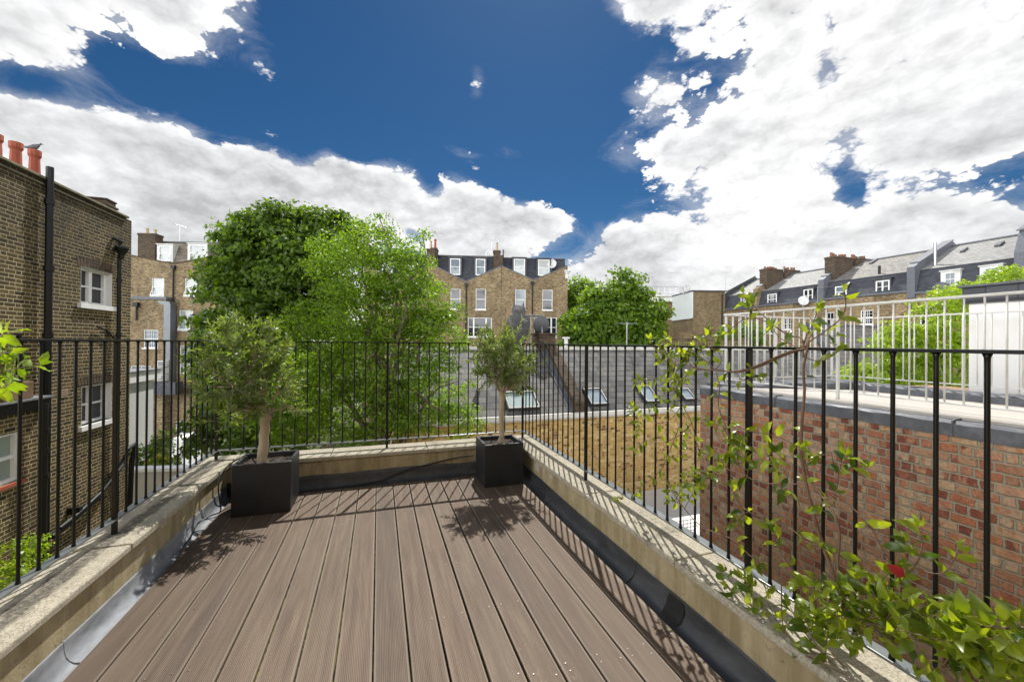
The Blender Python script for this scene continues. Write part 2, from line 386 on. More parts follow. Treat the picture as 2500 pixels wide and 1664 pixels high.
def m_stone():
    """cast-stone coping: exposed pale grit, dark lichen along the outer strip"""
    m, t, b, o = mat('coping_stone'); co = obj_co(t)
    sp = t.node('ShaderNodeTexVoronoi', Vector=co, Scale=150.).outputs['Color']
    sp1 = t.sep(sp)[0]
    n = t.noise(co, 26., 7, .7); big = t.noise(co, 4., 5, .6)
    c = t.ramp(t.math('MULTIPLY_ADD', sp1, .45, t.math('MULTIPLY', n, .6)), [(.15, (.24, .215, .16)), (.45, (.37, .335, .26)), (.75, (.48, .44, .35))])
    c = t.mix(t.mapr(big, .42, .70, 0., .45), c, (.27, .245, .18))
    x, y, z = t.sep(co)
    edge = t.math('MULTIPLY_ADD', t.math('SUBTRACT', t.noise(co, 5., 6, .7), .5), .14, x)
    band = t.math('MULTIPLY', t.mapr(edge, -1.352, -1.338, 1., 0.), 1.)
    band = t.math('SUBTRACT', t.mapr(edge, -1.318, -1.296, 1., 0.), t.mapr(edge, -1.395, -1.37, 1., 0.))
    speck = t.mapr(t.noise(co, 60., 5, .75), .38, .56)
    band = t.math('MULTIPLY', band, t.math('MULTIPLY_ADD', speck, .45, .5))
    c = t.mix(t.math('MULTIPLY', band, .95), c, (.06, .055, .046))
    blotch = t.mapr(t.math('MULTIPLY_ADD', t.noise(co, 45., 4, .7), .35, t.noise(co, 2.6, 5, .6)), .78, .92, 0., .7)
    c = t.mix(blotch, c, (.07, .065, .05))
    pit = t.mapr(t.noise(co, 190., 2, .6), .30, .40, 1., 0.)
    c = t.mix(t.math('MULTIPLY', pit, .45), c, (.05, .045, .035))
    t.put(b.inputs['Base Color'], c); b.inputs['Roughness'].default_value = .9; b.inputs['Specular IOR Level'].default_value = .2
    t.put(b.inputs['Normal'], t.bump(t.math('ADD', n, t.math('SUBTRACT', t.math('MULTIPLY', sp1, .4), pit)), .8, .004)); return m

def m_render_wall():
    m, t, b, o = mat('stained_render'); co = obj_co(t); x, y, z = t.sep(co)
    n = t.noise(co, 14., 6, .65); v = t.noise(t.vmath('MULTIPLY', co, (6., 6., .9)), 2., 6, .65)
    c = t.mix(n, (.27, .22, .12), (.46, .39, .24))
    c = t.mix(t.mapr(v, .40, .62, 0., .75), c, (.20, .155, .075))
    c = t.mix(t.mapr(t.noise(co, 3.1, 6, .7), .58, .68, 0., .8), c, (.50, .47, .39))
    c = t.mix(t.mapr(t.noise(co, 30., 5, .7), .60, .72, 0., .7), c, (.06, .05, .03))
    t.put(b.inputs['Base Color'], c); b.inputs['Roughness'].default_value = .92
    t.put(b.inputs['Normal'], t.bump(t.noise(co, 60., 5, .7), .6, .004)); return m

BOARD, GAP0 = .148, -.012
def m_deck(name='deck_timber', tint=1.0):
    m, t, b, o = mat(name); co = obj_co(t); x, y, z = t.sep(co)
    k = t.math('DIVIDE', t.math('SUBTRACT', x, GAP0), BOARD); idx = t.math('FLOOR', k); fr = t.math('FRACT', k)
    rnd = t.node('ShaderNodeTexWhiteNoise', {'noise_dimensions': '1D'}, W=t.math('ADD', idx, 3.5)).outputs
    off = t.comb(t.math('MULTIPLY', rnd[0], 17.), t.math('MULTIPLY', rnd[0], 40.), 0.)
    gv = t.vmath('ADD', t.vmath('MULTIPLY', co, (26., 1.3, 1.)), off)
    grain = t.noise(gv, 1.5, 8, .62, dist=.5); blot = t.noise(t.vmath('ADD', t.vmath('MULTIPLY', co, (4., 1.1, 1.)), off), 1.5, 5, .6)
    c = t.ramp(grain, [(.2, (.054, .035, .022)), (.5, (.124, .085, .056)), (.8, (.20, .150, .104))])
    c = t.mix(t.mapr(blot, .35, .7, 0., .55), c, t.mix(rnd[1], (.145, .118, .086), (.115, .070, .046)))
    c = t.mix(1., c, t.ramp(rnd[0], [(0., .80), (.5, .98), (1., 1.14)]), 'MULTIPLY')
    # worn pale scuffs and the odd moss bloom near the gaps
    sc = t.mapr(t.math('MULTIPLY_ADD', t.noise(t.vmath('MULTIPLY', co, (1., .55, 1.)), 42., 5, .75), .55, t.math('MULTIPLY', t.noise(co, 2.1, 4), .55)), .68, .74, 0., .75)
    c = t.mix(sc, c, (.31, .27, .21))
    near = t.math('ABSOLUTE', t.math('SUBTRACT', fr, .5))
    ms = t.math('MULTIPLY', t.mapr(near, .435, .485), t.mapr(t.noise(co, 6., 7, .72), .52, .62, 0., .85))
    c = t.mix(ms, c, (.14, .125, .03))
    # reeded face: 20 ridges to a board
    rid = t.math('MULTIPLY', t.math('SINE', t.math('MULTIPLY', fr, 2 * math.pi * 21)), t.mapr(near, .40, .43, 1., 0.))
    c = t.mix(t.mapr(near, .40, .44, 0., .45), c, (.215, .178, .142))
    dk = t.mapr(t.noise(t.vmath('ADD', t.vmath('MULTIPLY', co, (9., .8, 1.)), off), 1.2, 6, .65), .56, .74, 0., .55)
    c = t.mix(dk, c, (.060, .047, .038))
    c = t.mix(t.mapr(rid, -1., .0, .46, 0.), c, (.05, .034, .024))
    t.put(b.inputs['Base Color'], c); b.inputs['Roughness'].default_value = .62; b.inputs['Specular IOR Level'].default_value = .35
    h = t.math('MULTIPLY_ADD', rid, .35, t.math('MULTIPLY', grain, .8))
    t.put(b.inputs['Normal'], t.bump(h, .5, .0025)); return m

def m_moss():
    m, t, b, o = mat('mossy_gap'); co = obj_co(t)
    c = t.mix(t.mapr(t.noise(co, 7., 7, .75), .47, .56), (.012, .010, .008), t.mix(t.noise(co, 60., 3), (.12, .13, .012), (.30, .26, .06)))
    t.put(b.inputs['Base Color'], c); b.inputs['Roughness'].default_value = .95; return m

def m_weathered_boards():
    m, t, b, o = mat('bleached_boards'); co = obj_co(t); x, y, z = t.sep(co)
    k = t.math('DIVIDE', x, .12); fr = t.math('FRACT', k); idx = t.math('FLOOR', k)
    r = t.node('ShaderNodeTexWhiteNoise', {'noise_dimensions': '1D'}, W=idx).outputs[0]
    g = t.noise(t.vmath('MULTIPLY', co, (30., 1.5, 1.)), 1., 6, .65)
    c = t.mix(g, (.36, .33, .29), (.62, .59, .54)); c = t.mix(1., c, t.ramp(r, [(0, .8), (1, 1.1)]), 'MULTIPLY')
    c = t.mix(t.mapr(t.math('ABSOLUTE', t.math('SUBTRACT', fr, .5)), .455, .475), c, (.05, .045, .04))
    t.put(b.inputs['Base Color'], c); b.inputs['Roughness'].default_value = .8; return m

BLACK_PAINT = m_plain('black_gloss_paint', (.006, .006, .0065), .38, var=.3, scale=30., spec=.35)
BLACK_IRON = m_plain('black_iron', (.009, .009, .010), .5, var=.3, scale=12., spec=.35)
WHITE_PAINT = m_plain('white_paint', (.80, .80, .78), .45, var=.05, scale=8.)
WHITE_OLD = m_plain('weathered_white', (.68, .68, .65), .55, var=.08, scale=5., grime=(.42, .41, .38))
WHITE_RENDER = m_plain('white_render', (.87, .87, .86), .8, var=.05, scale=1.4, bump=.004)
STONE_WHITE = m_plain('painted_stucco', (.66, .66, .63), .75, var=.07, scale=2., grime=(.5, .49, .45))
GLASS = m_glass('window_glass')
GLASS_BLUE = m_glass('pale_glass', (.13, .165, .19), var=.3)
GLASS_CURTAIN = m_glass('curtained_glass', (.34, .37, .36), var=.25, spec=.6)
GLASS_FROST = m_glass('frosted_glass', (.26, .31, .27), .25, .6, .25)
LEAD_LIT = m_lead('sunlit_lead', (.15, .16, .175), (.34, .355, .38), .7, .6, (1., .35, 1.))  # brighter copy for the left flashing, sunlight put into its colour
LEAD_DARK = m_lead('dark_shaded_lead', (.045, .047, .052), (.11, .112, .118), .5, .45, (1., .4, 1.))  # darker copy; on right and back flashing shade is put into the colour
LEAD_GREY = m_lead('grey_lead', (.115, .123, .14), (.24, .25, .27), .55, .6)
PLANTER = m_plain('charcoal_fibrestone', (.014, .0145, .0175), .5, var=.25, scale=9., grime=(.024, .024, .026), bump=.0015)
SOIL = m_plain('potting_soil', (.055, .04, .028), .95, var=.5, scale=60., grime=(.16, .13, .10), bump=.01)
POT_BROWN = m_plain('weathered_pot', (.24, .10, .055), .8, var=.25, scale=9., grime=(.12, .07, .05))
TERRACOTTA = m_plain('terracotta', (.36, .085, .042), .75, var=.18, scale=9., grime=(.22, .07, .04))
BUFF_CLAY = m_plain('buff_clay', (.48, .38, .25), .8, var=.15, scale=8., grime=(.2, .16, .11))
PALE_SLAB = m_plain('pale_roof_membrane', (.72, .72, .70), .8, var=.08, scale=1.5, grime=(.48, .48, .45))
STEEL = m_plain('galvanised_steel', (.45, .46, .47), .35, .8, .1, 14.)
DUCT = m_plain('duct_steel', (.17, .185, .20), .45, .5, .12, 3.)
DISH_GREY = m_plain('dish_grey', (.10, .105, .115), .5, var=.1, scale=5.)
DISH_WHITE = m_plain('dish_white', (.62, .62, .61), .5, var=.08, scale=5.)
FENCE_WOOD = m_plain('fence_wood', (.19, .115, .06), .8, var=.35, scale=7.)
CABLE = m_plain('cable_rubber', (.012, .012, .013), .4, var=.2, scale=20.)
STONE = m_stone(); RENDER = m_render_wall(); DECK = m_deck(); MOSS = m_moss(); BOARDS = m_weathered_boards()
BRICK_BROWN = m_brick('smoky_stock_brick', [(.042, .033, .02), (.075, .056, .028), (.11, .08, .036), (.135, .095, .042), (.07, .048, .03), (.16, .112, .048)], (.56, .48, .27), soot=(9.6, 12.7), ms=.0125, grime=.6, bump=.012)
BRICK_BUFF = m_brick('warm_stock_brick', [(.11, .078, .045), (.27, .195, .10), (.36, .27, .145), (.19, .125, .065), (.44, .35, .21), (.28, .18, .09)], (.32, .27, .19), ms=.010, grime=.62, grime_col=(.09, .07, .048))
BRICK_MEWS = m_brick('yellow_stock_brick', [(.16, .09, .05), (.50, .33, .11), (.62, .44, .15), (.42, .26, .09), (.66, .50, .21), (.55, .30, .10), (.74, .60, .34), (.62, .44, .16), (.48, .33, .14)], (.62, .50, .26), two=.8, ms=.009, grime=.30, grime_col=(.22, .15, .07), patch=(.44, .38, .28))
BRICK_RED = m_brick('red_reclaimed_brick', [(.22, .075, .05), (.39, .145, .08), (.50, .235, .14), (.43, .17, .085), (.54, .33, .19), (.30, .10, .065), (.52, .27, .17), (.57, .42, .26), (.40, .20, .12), (.52, .38, .25)], (.40, .38, .29), bw=.155, two=.9, ms=.014, grime=.34, bump=.014, grime_col=(.13, .09, .06), wob=.032, patch=(.42, .36, .29))
BRICK_FAR = m_brick('dull_stock_brick', [(.13, .09, .05), (.21, .15, .08), (.26, .19, .10)], (.20, .165, .11), grime=.4)
BRICK_DARK = m_brick('sooty_brick', [(.05, .038, .028), (.10, .07, .048), (.14, .095, .06)], (.12, .10, .075), grime=.5)
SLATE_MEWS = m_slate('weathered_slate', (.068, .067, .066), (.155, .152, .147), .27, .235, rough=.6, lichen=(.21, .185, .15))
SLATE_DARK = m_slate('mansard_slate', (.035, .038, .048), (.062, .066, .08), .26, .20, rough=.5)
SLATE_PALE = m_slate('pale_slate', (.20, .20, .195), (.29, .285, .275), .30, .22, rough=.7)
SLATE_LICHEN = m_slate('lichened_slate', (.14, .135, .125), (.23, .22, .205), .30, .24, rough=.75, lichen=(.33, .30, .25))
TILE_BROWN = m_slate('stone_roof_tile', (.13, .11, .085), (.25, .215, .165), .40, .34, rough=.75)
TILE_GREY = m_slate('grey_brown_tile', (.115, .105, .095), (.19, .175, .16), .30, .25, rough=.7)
BARK = m_bark('bark', (.10, .075, .05), (.22, .18, .13))
BARK_OLIVE = m_bark('olive_bark', (.26, .20, .13), (.44, .36, .26), 7.)
STEM = m_bark('vine_stem', (.10, .058, .036), (.24, .15, .095), 20.)
LEAF_DARK = m_leaf('maple_leaf', (.022, .052, .007), (.115, .19, .015), .40, (2.5, 2.4, .5), .5, .3)
LEAF_FRESH = m_leaf('young_leaf', (.05, .11, .010), (.22, .31, .032), .5, (1.9, 2.1, .5), .45, .35)
LEAF_MID = m_leaf('plane_leaf', (.04, .09, .010), (.15, .24, .02), .48, (2.2, 2.1, .5), .5, .3)
LEAF_BRIGHT = m_leaf('acid_leaf', (.14, .25, .015), (.33, .44, .04), .52, (1.8, 1.7, .5), .4)
LEAF_OLIVE = m_leaf('olive_leaf', (.03, .06, .016), (.22, .29, .07), .44, (2.3, 2.4, .6), .38, .45, under=(.12, .16, .075))
LEAF_VINE = m_leaf('vine_leaf', (.022, .065, .012), (.30, .37, .035), .48, (2.2, 2.1, .35), .32, .5)
LEAF_YELLOW = m_leaf('yellow_flower', (.55, .42, .02), (.75, .62, .05), .4)
LEAF_RED = m_leaf('red_leaf', (.26, .012, .02), (.30, .015, .02), .3, (1.6, .9, .6), .3)

# ================================================================== THE TERRACE
RX, LX, BY = 1.546, -1.372, 4.228         # lines of the railing
YN = -1.6                                 # how far the terrace runs back past the camera

d = MB()
edges = [-1.176] + [GAP0 + BOARD * k for k in range(-7, 9)] + [1.336]
random.seed(3)
for a, b in zip(edges[:-1], edges[1:]):
    g = .0024 + random.random() * .0042
    yb = 3.955 + random.uniform(-.006, .006)
    d.box(a + g, b - g, YN, yb, -.024, random.uniform(-.0012, .0012))
deck = tag(d.build('deck', DECK, bevel=.0025, seg=1), kind='structure')
db = MB().box(-1.172, 1.332, YN, 3.945, -.06, -.0245).build('deck_underlay', MOSS); tag(db, kind='structure')
sc = MB()
for a, b in zip(edges[:-1], edges[1:]):
    for yj in (1.02, 1.47, 1.52, 1.97, 2.42, 2.87, 3.32, 3.77):
        for xs in (a + .03, b - .03):
            if random.random() < .62:
                sc.lathe([(.0032, .0), (.0032, .0019)], (xs + random.uniform(-.004, .004), yj + random.uniform(-.015, .015), .0004), 6)
so_ = sc.build('deck_screws', m_plain('dull_screw', (.30, .27, .24), .4, .6)); so_.parent = deck

# --- parapet: rendered upstand, lead flashing, stone coping
par = thing('terrace_parapet', 'low rendered parapet with gritty stone coping and lead flashing round the timber deck', 'parapet')
def u_wall(xl, xr, yb, xl2, xr2, yb2, z0, z1):
    m = MB()
    m.prism([(xl, YN, z0), (xl2, YN, z0), (xl2, yb2, z0), (xr2, yb2, z0), (xr2, YN, z0), (xr, YN, z0), (xr, yb, z0), (xl, yb, z0)], (0, 0, z1 - z0))
    return m
u_wall(-1.247, 1.427, 4.077, -1.49, 1.685, 4.335, -.12, .2415).build('upstand', RENDER, par)
MB().box(-1.49, 1.685, YN, 4.335, -7.0, -.121).build('house_wall', BRICK_BUFF, par)
cp = MB(); random.seed(5)
def stones(ax, lo, hi, cuts, zt):
    for a, b in zip(cuts[:-1], cuts[1:]):
        dz = random.uniform(-.002, .002); e = random.uniform(-.003, .003)
        if ax == 'y': cp.box(lo - (e if lo < 0 and ax == 'y' else 0) , hi + (e if hi < 0 else 0), a + .002, b - .002, .2405, zt + dz)
        else: cp.box(a + .002, b - .002, lo + e, hi, .2405, zt + dz)
stones('y', -1.512, -1.221, [YN, -.1, .92, 1.71, 2.62, 3.45, 4.362], .279)
stones('y', 1.399, 1.712, [YN, -.2, .75, 1.62, 2.52, 3.46, 4.362], .279)
stones('x', 4.052, 4.362, [-1.219, -.42, .48, 1.397], .279)
cp.build('coping', STONE, par, bevel=.008, seg=2)
def cove(pts, y0, y1, name, mt, axis='x', joints=()):
    m = MB(); n = 28
    ys = [y0 + (y1 - y0) * i / n for i in range(n + 1)]
    rs = random.Random(len(pts) + int(y1 * 10))
    vs = []; lift = 0
    for yy in ys:
        lift = lift * .6 + rs.uniform(-.006, .006)
        for j, (p, z) in enumerate(pts):
            zz = z + (lift if j >= len(pts) - 2 else 0) + rs.uniform(-.0015, .0015)
            vs.append((p, yy, zz) if axis == 'x' else (yy, p, zz))
    k = len(pts)
    m.add(vs, [(i * k + j, i * k + j + 1, (i + 1) * k + j + 1, (i + 1) * k + j) for i in range(n) for j in range(k - 1)])
    for jy in joints:                                   # lapped welts
        q = [((p, jy, z + .004) if axis == 'x' else (jy, p, z + .004)) for p, z in pts[1:]]
        m.tube(q, .0045, 6)
    o = m.build(name, mt, par, smooth=True)
    s = o.modifiers.new('thick', 'SOLIDIFY'); s.thickness = .003
    return o
prof = [(0, -.035), (.012, -.024), (.03, -.018), (.046, -.006), (.058, .014), (.064, .04), (.067, .072), (.068, .082)]
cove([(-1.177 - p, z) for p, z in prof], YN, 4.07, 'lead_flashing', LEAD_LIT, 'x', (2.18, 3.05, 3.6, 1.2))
prof2 = [(0, -.035), (.012, -.024), (.035, -.016), (.056, -.002), (.072, .02), (.08, .05), (.0845, .078), (.0855, .09)]
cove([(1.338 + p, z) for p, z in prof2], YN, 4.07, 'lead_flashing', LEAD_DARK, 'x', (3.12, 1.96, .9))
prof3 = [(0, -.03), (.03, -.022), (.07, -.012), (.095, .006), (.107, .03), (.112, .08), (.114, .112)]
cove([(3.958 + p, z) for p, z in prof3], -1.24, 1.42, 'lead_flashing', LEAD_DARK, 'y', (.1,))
# rain outlet: patch on the right-hand lead, throat's shade put into its colour
m = MB(); pr_ = [(1.338 + p - .004, z + .004) for p, z in prof2[2:7]]
ys_ = [1.565, 1.585, 1.66, 1.685]
vs = [(p, yy + (.012 if j in (0, 4) and i in (0,) else -.012 if j in (0, 4) and i == 3 else 0), z) for i, yy in enumerate(ys_) for j, (p, z) in enumerate(pr_)]
m.add(vs, [(i * 5 + j, i * 5 + j + 1, (i + 1) * 5 + j + 1, (i + 1) * 5 + j) for i in range(3) for j in range(4)]).build('rain_outlet', m_plain('outlet_shade', (.010, .010, .009), .8, grime=(.05, .05, .03)), par)
# thin grey flashing on the outer strip of the left-hand coping
# --- railing
rl = thing('terrace_railing', 'black iron railing of slim round bars on the terrace parapet', 'railing')
PTOP = {'l': 1.346, 'b': 1.342, 'r': 1.335}
BAR_TOP = m_plain('sky_pale_bar', (.20, .215, .215), .28, .3, .25, 9., grime=(.10, .13, .12))  # pale sky reflection on the black bar put into its base colour
def flat(m, x0, x1, y0, y1, z1, h): m.box(x0, x1, y0, y1, z1 - h, z1)
t = MB(); flat(t, LX - .019, LX + .019, YN, BY + .019, 1.349, .011); t.build('top_rail', BLACK_PAINT, rl, bevel=.002)
t = MB(); t.prism([(LX + .0195, BY - .019, 1.337), (RX - .0195, BY - .019, 1.330), (RX - .0195, BY - .019, 1.341), (LX + .0195, BY - .019, 1.348)], (0, .038, 0)); t.build('top_rail', BLACK_PAINT, rl)
t = MB(); flat(t, RX - .019, RX + .019, YN, BY + .019, 1.341, .011); t.build('top_rail', BLACK_PAINT, rl, bevel=.002)
t = MB(); flat(t, LX - .030, LX + .012, YN, BY + .03, .362, .010); t.build('bottom_rail', BAR_TOP, rl, bevel=.0015)
t = MB(); flat(t, LX + .0125, RX - .0125, BY - .012, BY + .03, .362, .010); t.build('bottom_rail', BAR_TOP, rl, bevel=.0015)
t = MB(); flat(t, RX - .012, RX + .036, YN, BY + .03, .360, .010); t.build('bottom_rail', BAR_TOP, rl, bevel=.0015)
def post(x, y, zt):
    m = MB().box(x - .011, x + .011, y - .011, y + .011, .276, zt); m.build('post', BLACK_PAINT, rl, bevel=.003)
def picket(x, y, zt):
    m = MB().lathe([(.0095, .361), (.0066, .376), (.0061, .40), (.0061, zt - .025), (.0065, zt - .012), (.0105, zt)], (x, y, 0), 12); m.build('picket', BLACK_PAINT, rl, smooth=True)
SP = 1.446
for k in range(4):
    y = BY - .006 - k * SP
    post(LX, y, 1.338); post(RX, y, 1.330)
    for j in range(1, 14):
        yy = y - SP * j / 14
        if yy > .45: picket(RX, yy, 1.3305)
        if yy > .95: picket(LX, yy, 1.3385)
post((LX + RX) / 2, BY, 1.334)
for k in range(28):
    if k not in (0, 14):
        x = LX + (RX - LX) * k / 28; picket(x, BY, 1.337 - .007 * k / 28)

# --- planters
def planter(name, x0, x1, y0, y1, h, label):
    t = thing(name, label, 'planter', ((x0 + x1) / 2, (y0 + y1) / 2, 0.002), group='square planters in the deck corners')
    w, dp = (x1 - x0) / 2, (y1 - y0) / 2; th = .024; m = MB()
    o = [(-w, -dp), (w, -dp), (w, dp), (-w, dp)]; i = [(-w + th, -dp + th), (w - th, -dp + th), (w - th, dp - th), (-w + th, dp - th)]
    vs = [(*p, 0) for p in o] + [(*p, h) for p in o] + [(*p, h) for p in i] + [(*p, h - .12) for p in i]
    fs = [(3, 2, 1, 0)]
    for k in range(4):
        n = (k + 1) % 4
        fs += [(k, n, 4 + n, 4 + k), (4 + k, 4 + n, 8 + n, 8 + k), (8 + k, 8 + n, 12 + n, 12 + k)]
    fs.append((12, 13, 14, 15)); m.add(vs, fs).build('box', PLANTER, t, bevel=.004)
    s = MB(); n = 14; rr = random.Random(int(x0 * 100)); vs = []
    for a in range(n + 1):
        for b in range(n + 1):
            vs.append((-w + th + (2 * w - 2 * th) * a / n, -dp + th + (2 * dp - 2 * th) * b / n, h - .042 + rr.uniform(-.008, .010)))
    s.add(vs, [(a * (n + 1) + b, (a + 1) * (n + 1) + b, (a + 1) * (n + 1) + b + 1, a * (n + 1) + b + 1) for a in range(n) for b in range(n)])
    s.build('soil', SOIL, t); return t
planter('planter', -1.056, -.652, 3.547, 3.912, .394, 'charcoal square planter at the left corner holding the wider olive tree')
planter('planter', .942, 1.324, 3.578, 3.945, .394, 'charcoal square planter at the right corner holding the taller slimmer olive tree')

# ------------------------------------------------------------------ leaves
def unit(a): return a / np.maximum(np.linalg.norm(a, axis=-1, keepdims=True), 1e-9)
def leaf_mesh(P, D, N, L, Wd, shape='kite', curl=.12):
    """P base points, D axes, N rough normals -> vertices and faces"""
    n = len(P); D = unit(D); Sd = unit(np.cross(D, N)); Nn = np.cross(Sd, D); L = L[:, None]; Wd = Wd[:, None]
    if shape == 'kite':
        m = P + D * L * .45 + Nn * L * curl * .4
        V = np.stack([P, m + Sd * Wd * .5, P + D * L - Nn * L * curl, m - Sd * Wd * .5], 1)
        Fc = np.arange(n * 4).reshape(n, 4); return V.reshape(-1, 3), Fc
    c = lambda t, h: P + D * L * t + Nn * L * h
    c0, c1, c2, c3 = c(0, 0), c(.30, curl * .5), c(.66, curl * .35), c(1, -curl * .8)
    e1, e2 = Wd * .47, Wd * .40; up = Nn * Wd * .13
    V = np.stack([c0, c1, c2, c3, c1 + Sd * e1 + up, c2 + Sd * e2 + up, c1 - Sd * e1 + up, c2 - Sd * e2 + up], 1)
    T = np.array([(0, 1, 4), (1, 5, 4), (1, 2, 5), (2, 3, 5), (0, 6, 1), (1, 6, 7), (1, 7, 2), (2, 7, 3)])
    Fc = (np.arange(n)[:, None, None] * 8 + T[None]).reshape(-1, 3); return V.reshape(-1, 3), Fc

def rvec(rng, n):
    return unit(rng.normal(size=(n, 3)))

def crown_points(rng, blobs, n_cl, per, spread, inner=.45, up=.35, pads=True):
    """leaf clusters through a set of ellipsoid masses: denser towards their skin"""
    B = np.array([b[:3] for b in blobs], float); Rr = np.array([b[3:6] for b in blobs], float)
    wt = np.prod(Rr, 1) ** (2 / 3); wt /= wt.sum()
    k = rng.choice(len(blobs), n_cl, p=wt); dirv = rvec(rng, n_cl)
    rr = inner + (1.03 - inner) * rng.random(n_cl) ** .6
    rr = rr * np.where(rng.random(n_cl) < .14, rng.uniform(1.1, 1.28, n_cl), 1.)          # stray sprays break the outline
    Cc = B[k] + dirv * Rr[k] * rr[:, None]
    sz = rng.uniform(.45, 1.5, n_cl) * np.where(rr > 1.06, .6, 1.)
    cnt = np.maximum(4, (per * sz * rng.uniform(.6, 1.3, n_cl)).astype(int)); idx = np.repeat(np.arange(n_cl), cnt); n = len(idx)
    if pads:                       # each cluster is a small dome: leaves over its crown, gaps beneath
        o = rvec(rng, n); o[:, 2] = np.abs(o[:, 2]) * 1.0 - .28
        o = unit(o + dirv[idx] * .55); rad_ = rng.random(n) ** .4 * 1.15
        off = o * (spread * sz[idx] * rad_)[:, None] * np.array([1, 1, .75]); P = Cc[idx] + off
        N = unit(o + rng.normal(size=(n, 3)) * .45 + np.array([0, 0, .25])); D = unit(np.cross(N, rng.normal(size=(n, 3))) + o * .35 - np.array([0, 0, .3]))
        return P, D, N
    off = rng.normal(size=(n, 3)) * (spread * sz[idx])[:, None] * np.array([1, 1, .62])
    P = Cc[idx] + off
    N = unit(dirv[idx] * .55 + np.array([0, 0, up]) + rng.normal(size=(n, 3)) * .55)
    D = unit(off + dirv[idx] * spread * .7 + rng.normal(size=(n, 3)) * spread * .6 + np.array([0, 0, -.35 * spread]))
    return P, D, N

def foliage(name, blobs, n_cl, per, spread, L, mt, parent, seed, ratio=.62, inner=.45, shape='kite', extra=None):
    rng = np.random.default_rng(seed)
    P, D, N = crown_points(rng, blobs, n_cl, per, spread, inner)
    if extra is not None:
        P = np.concatenate([P, extra[0]]); D = np.concatenate([D, extra[1]]); N = np.concatenate([N, extra[2]])
    Ls = L * rng.uniform(.65, 1.35, len(P))
    V, Fc = leaf_mesh(P, D, N, Ls, Ls * ratio, shape)
    return fast_mesh(name, V, Fc, mt, parent)

def limb(m, a, b, r0, r1, rng, n=6, sag=.12, seg=6):
    a, b = Vector(a), Vector(b); L = (b - a).length; pts = []
    for i in range(seg + 1):
        t = i / seg; j = Vector(rng.normal(size=3)) * L * .035 * (1 if 0 < i < seg else 0)
        pts.append(a.lerp(b, t) + Vector((0, 0, math.sin(t * math.pi) * L * sag)) + j)
    m.tube(pts, [r0 + (r1 - r0) * i / seg for i in range(seg + 1)], n)
    return pts

# ------------------------------------------------------------------ the two olives
def olive(name, label, base, fork_z, fork_x, r_tr, blobs, n_sh, seed, spikes=(), leaf_l=.046, droop=0.):
    t = thing(name, label, 'olive tree', base, group='potted olive trees')
    rng = np.random.default_rng(seed); bx, by, bz = base; tr = MB()
    H = fork_z - bz; seg = 12
    pts = [(fork_x * (k / seg) ** 1.3 + rng.normal() * .004, rng.normal() * .004, -.03 + (H + .03) * k / seg) for k in range(seg + 1)]
    tr.tube(pts, [r_tr * (1.25 - .3 * min(1, k / 2) - .10 * k / seg + rng.normal() * .02 + (.12 if k >= seg - 1 else 0)) for k in range(seg + 1)], 14)
    top = Vector(pts[-1]); ends = []
    bl = [(b[0] - bx, b[1] - by, b[2] - bz, *b[3:]) for b in blobs]
    for k in range(9):
        b = bl[k % len(bl)]; e = Vector(b[:3]) + Vector(rvec(rng, 1)[0] * np.array(b[3:6]) * .55)
        p = limb(tr, top - Vector((0, 0, .02)), e, r_tr * .42, .006, rng, 7, .02)
        for q in range(4):
            s = p[rng.integers(2, 6)]; e2 = s + Vector(rvec(rng, 1)[0]) * .16 + Vector((0, 0, .05)); limb(tr, s, e2, .006, .0025, rng, 5, .05, 4); ends.append(e2)
    B = np.array([b[:3] for b in bl]); Rr = np.array([b[3:6] for b in bl]); wt = np.prod(Rr, 1) ** (2 / 3); wt /= wt.sum()
    Ps, Ds, Ns, Ls = [], [], [], []; tw = tr
    def shoot(p, dv, ln, k, Lf):
        q = p.copy(); dv = unit(dv); path = [q.copy()]; st = ln / k; ax = rvec(rng, 1)[0]
        for i in range(k):
            dv = unit(dv + rng.normal(size=3) * .10 + np.array([0, 0, .06])); q = q + dv * st; path.append(q.copy())
            s = unit(np.cross(dv, ax)); s = s * math.cos(i * 1.57) + np.cross(dv, s) * math.sin(i * 1.57)
            for sg in (1, -1):
                d2 = unit(dv * (.75 + .5 * i / k) + s * sg * .8 + rng.normal(size=3) * .15)
                Ps.append(q.copy()); Ds.append(d2); Ns.append(unit(dv + rng.normal(size=3) * .3)); Ls.append(Lf * (1.1 - .45 * i / k) * rng.uniform(.75, 1.25))
        tw.tube(path, [.0022] * k + [.0008], 4)
    for _ in range(n_sh):
        k = rng.choice(len(bl), p=wt); dv = rvec(rng, 1)[0]; dv[2] -= droop * rng.random()
        rr = rng.uniform(.25, .95); p = B[k] + dv * Rr[k] * rr
        shoot(p, dv + np.array([0, 0, .55]), rng.uniform(.07, .16), int(rng.integers(5, 9)), leaf_l)
    for (x, y, z, ln) in spikes: shoot(np.array([x - bx, y - by, z - bz]), np.array([.1, 0, 1.]), ln, 9, leaf_l)
    P = np.array(Ps); L = np.array(Ls)
    V, Fc = leaf_mesh(P, np.array(Ds), np.array(Ns), L, L * .25, 'ovate', .08)
    fast_mesh('crown', V, Fc, LEAF_OLIVE, t, True)
    tr.build('trunk', BARK_OLIVE, t, smooth=True)
def pb(u, v, ru, rv, y, ry=None):
    """a foliage mass seen at a pixel, standing at depth y"""
    c = on_y(u, v, y); dep = (c - EYEV).dot(FWD); k = dep / F_PX
    return (c.x, c.y, c.z, ru * k, (ry if ry else ru * k), rv * k)
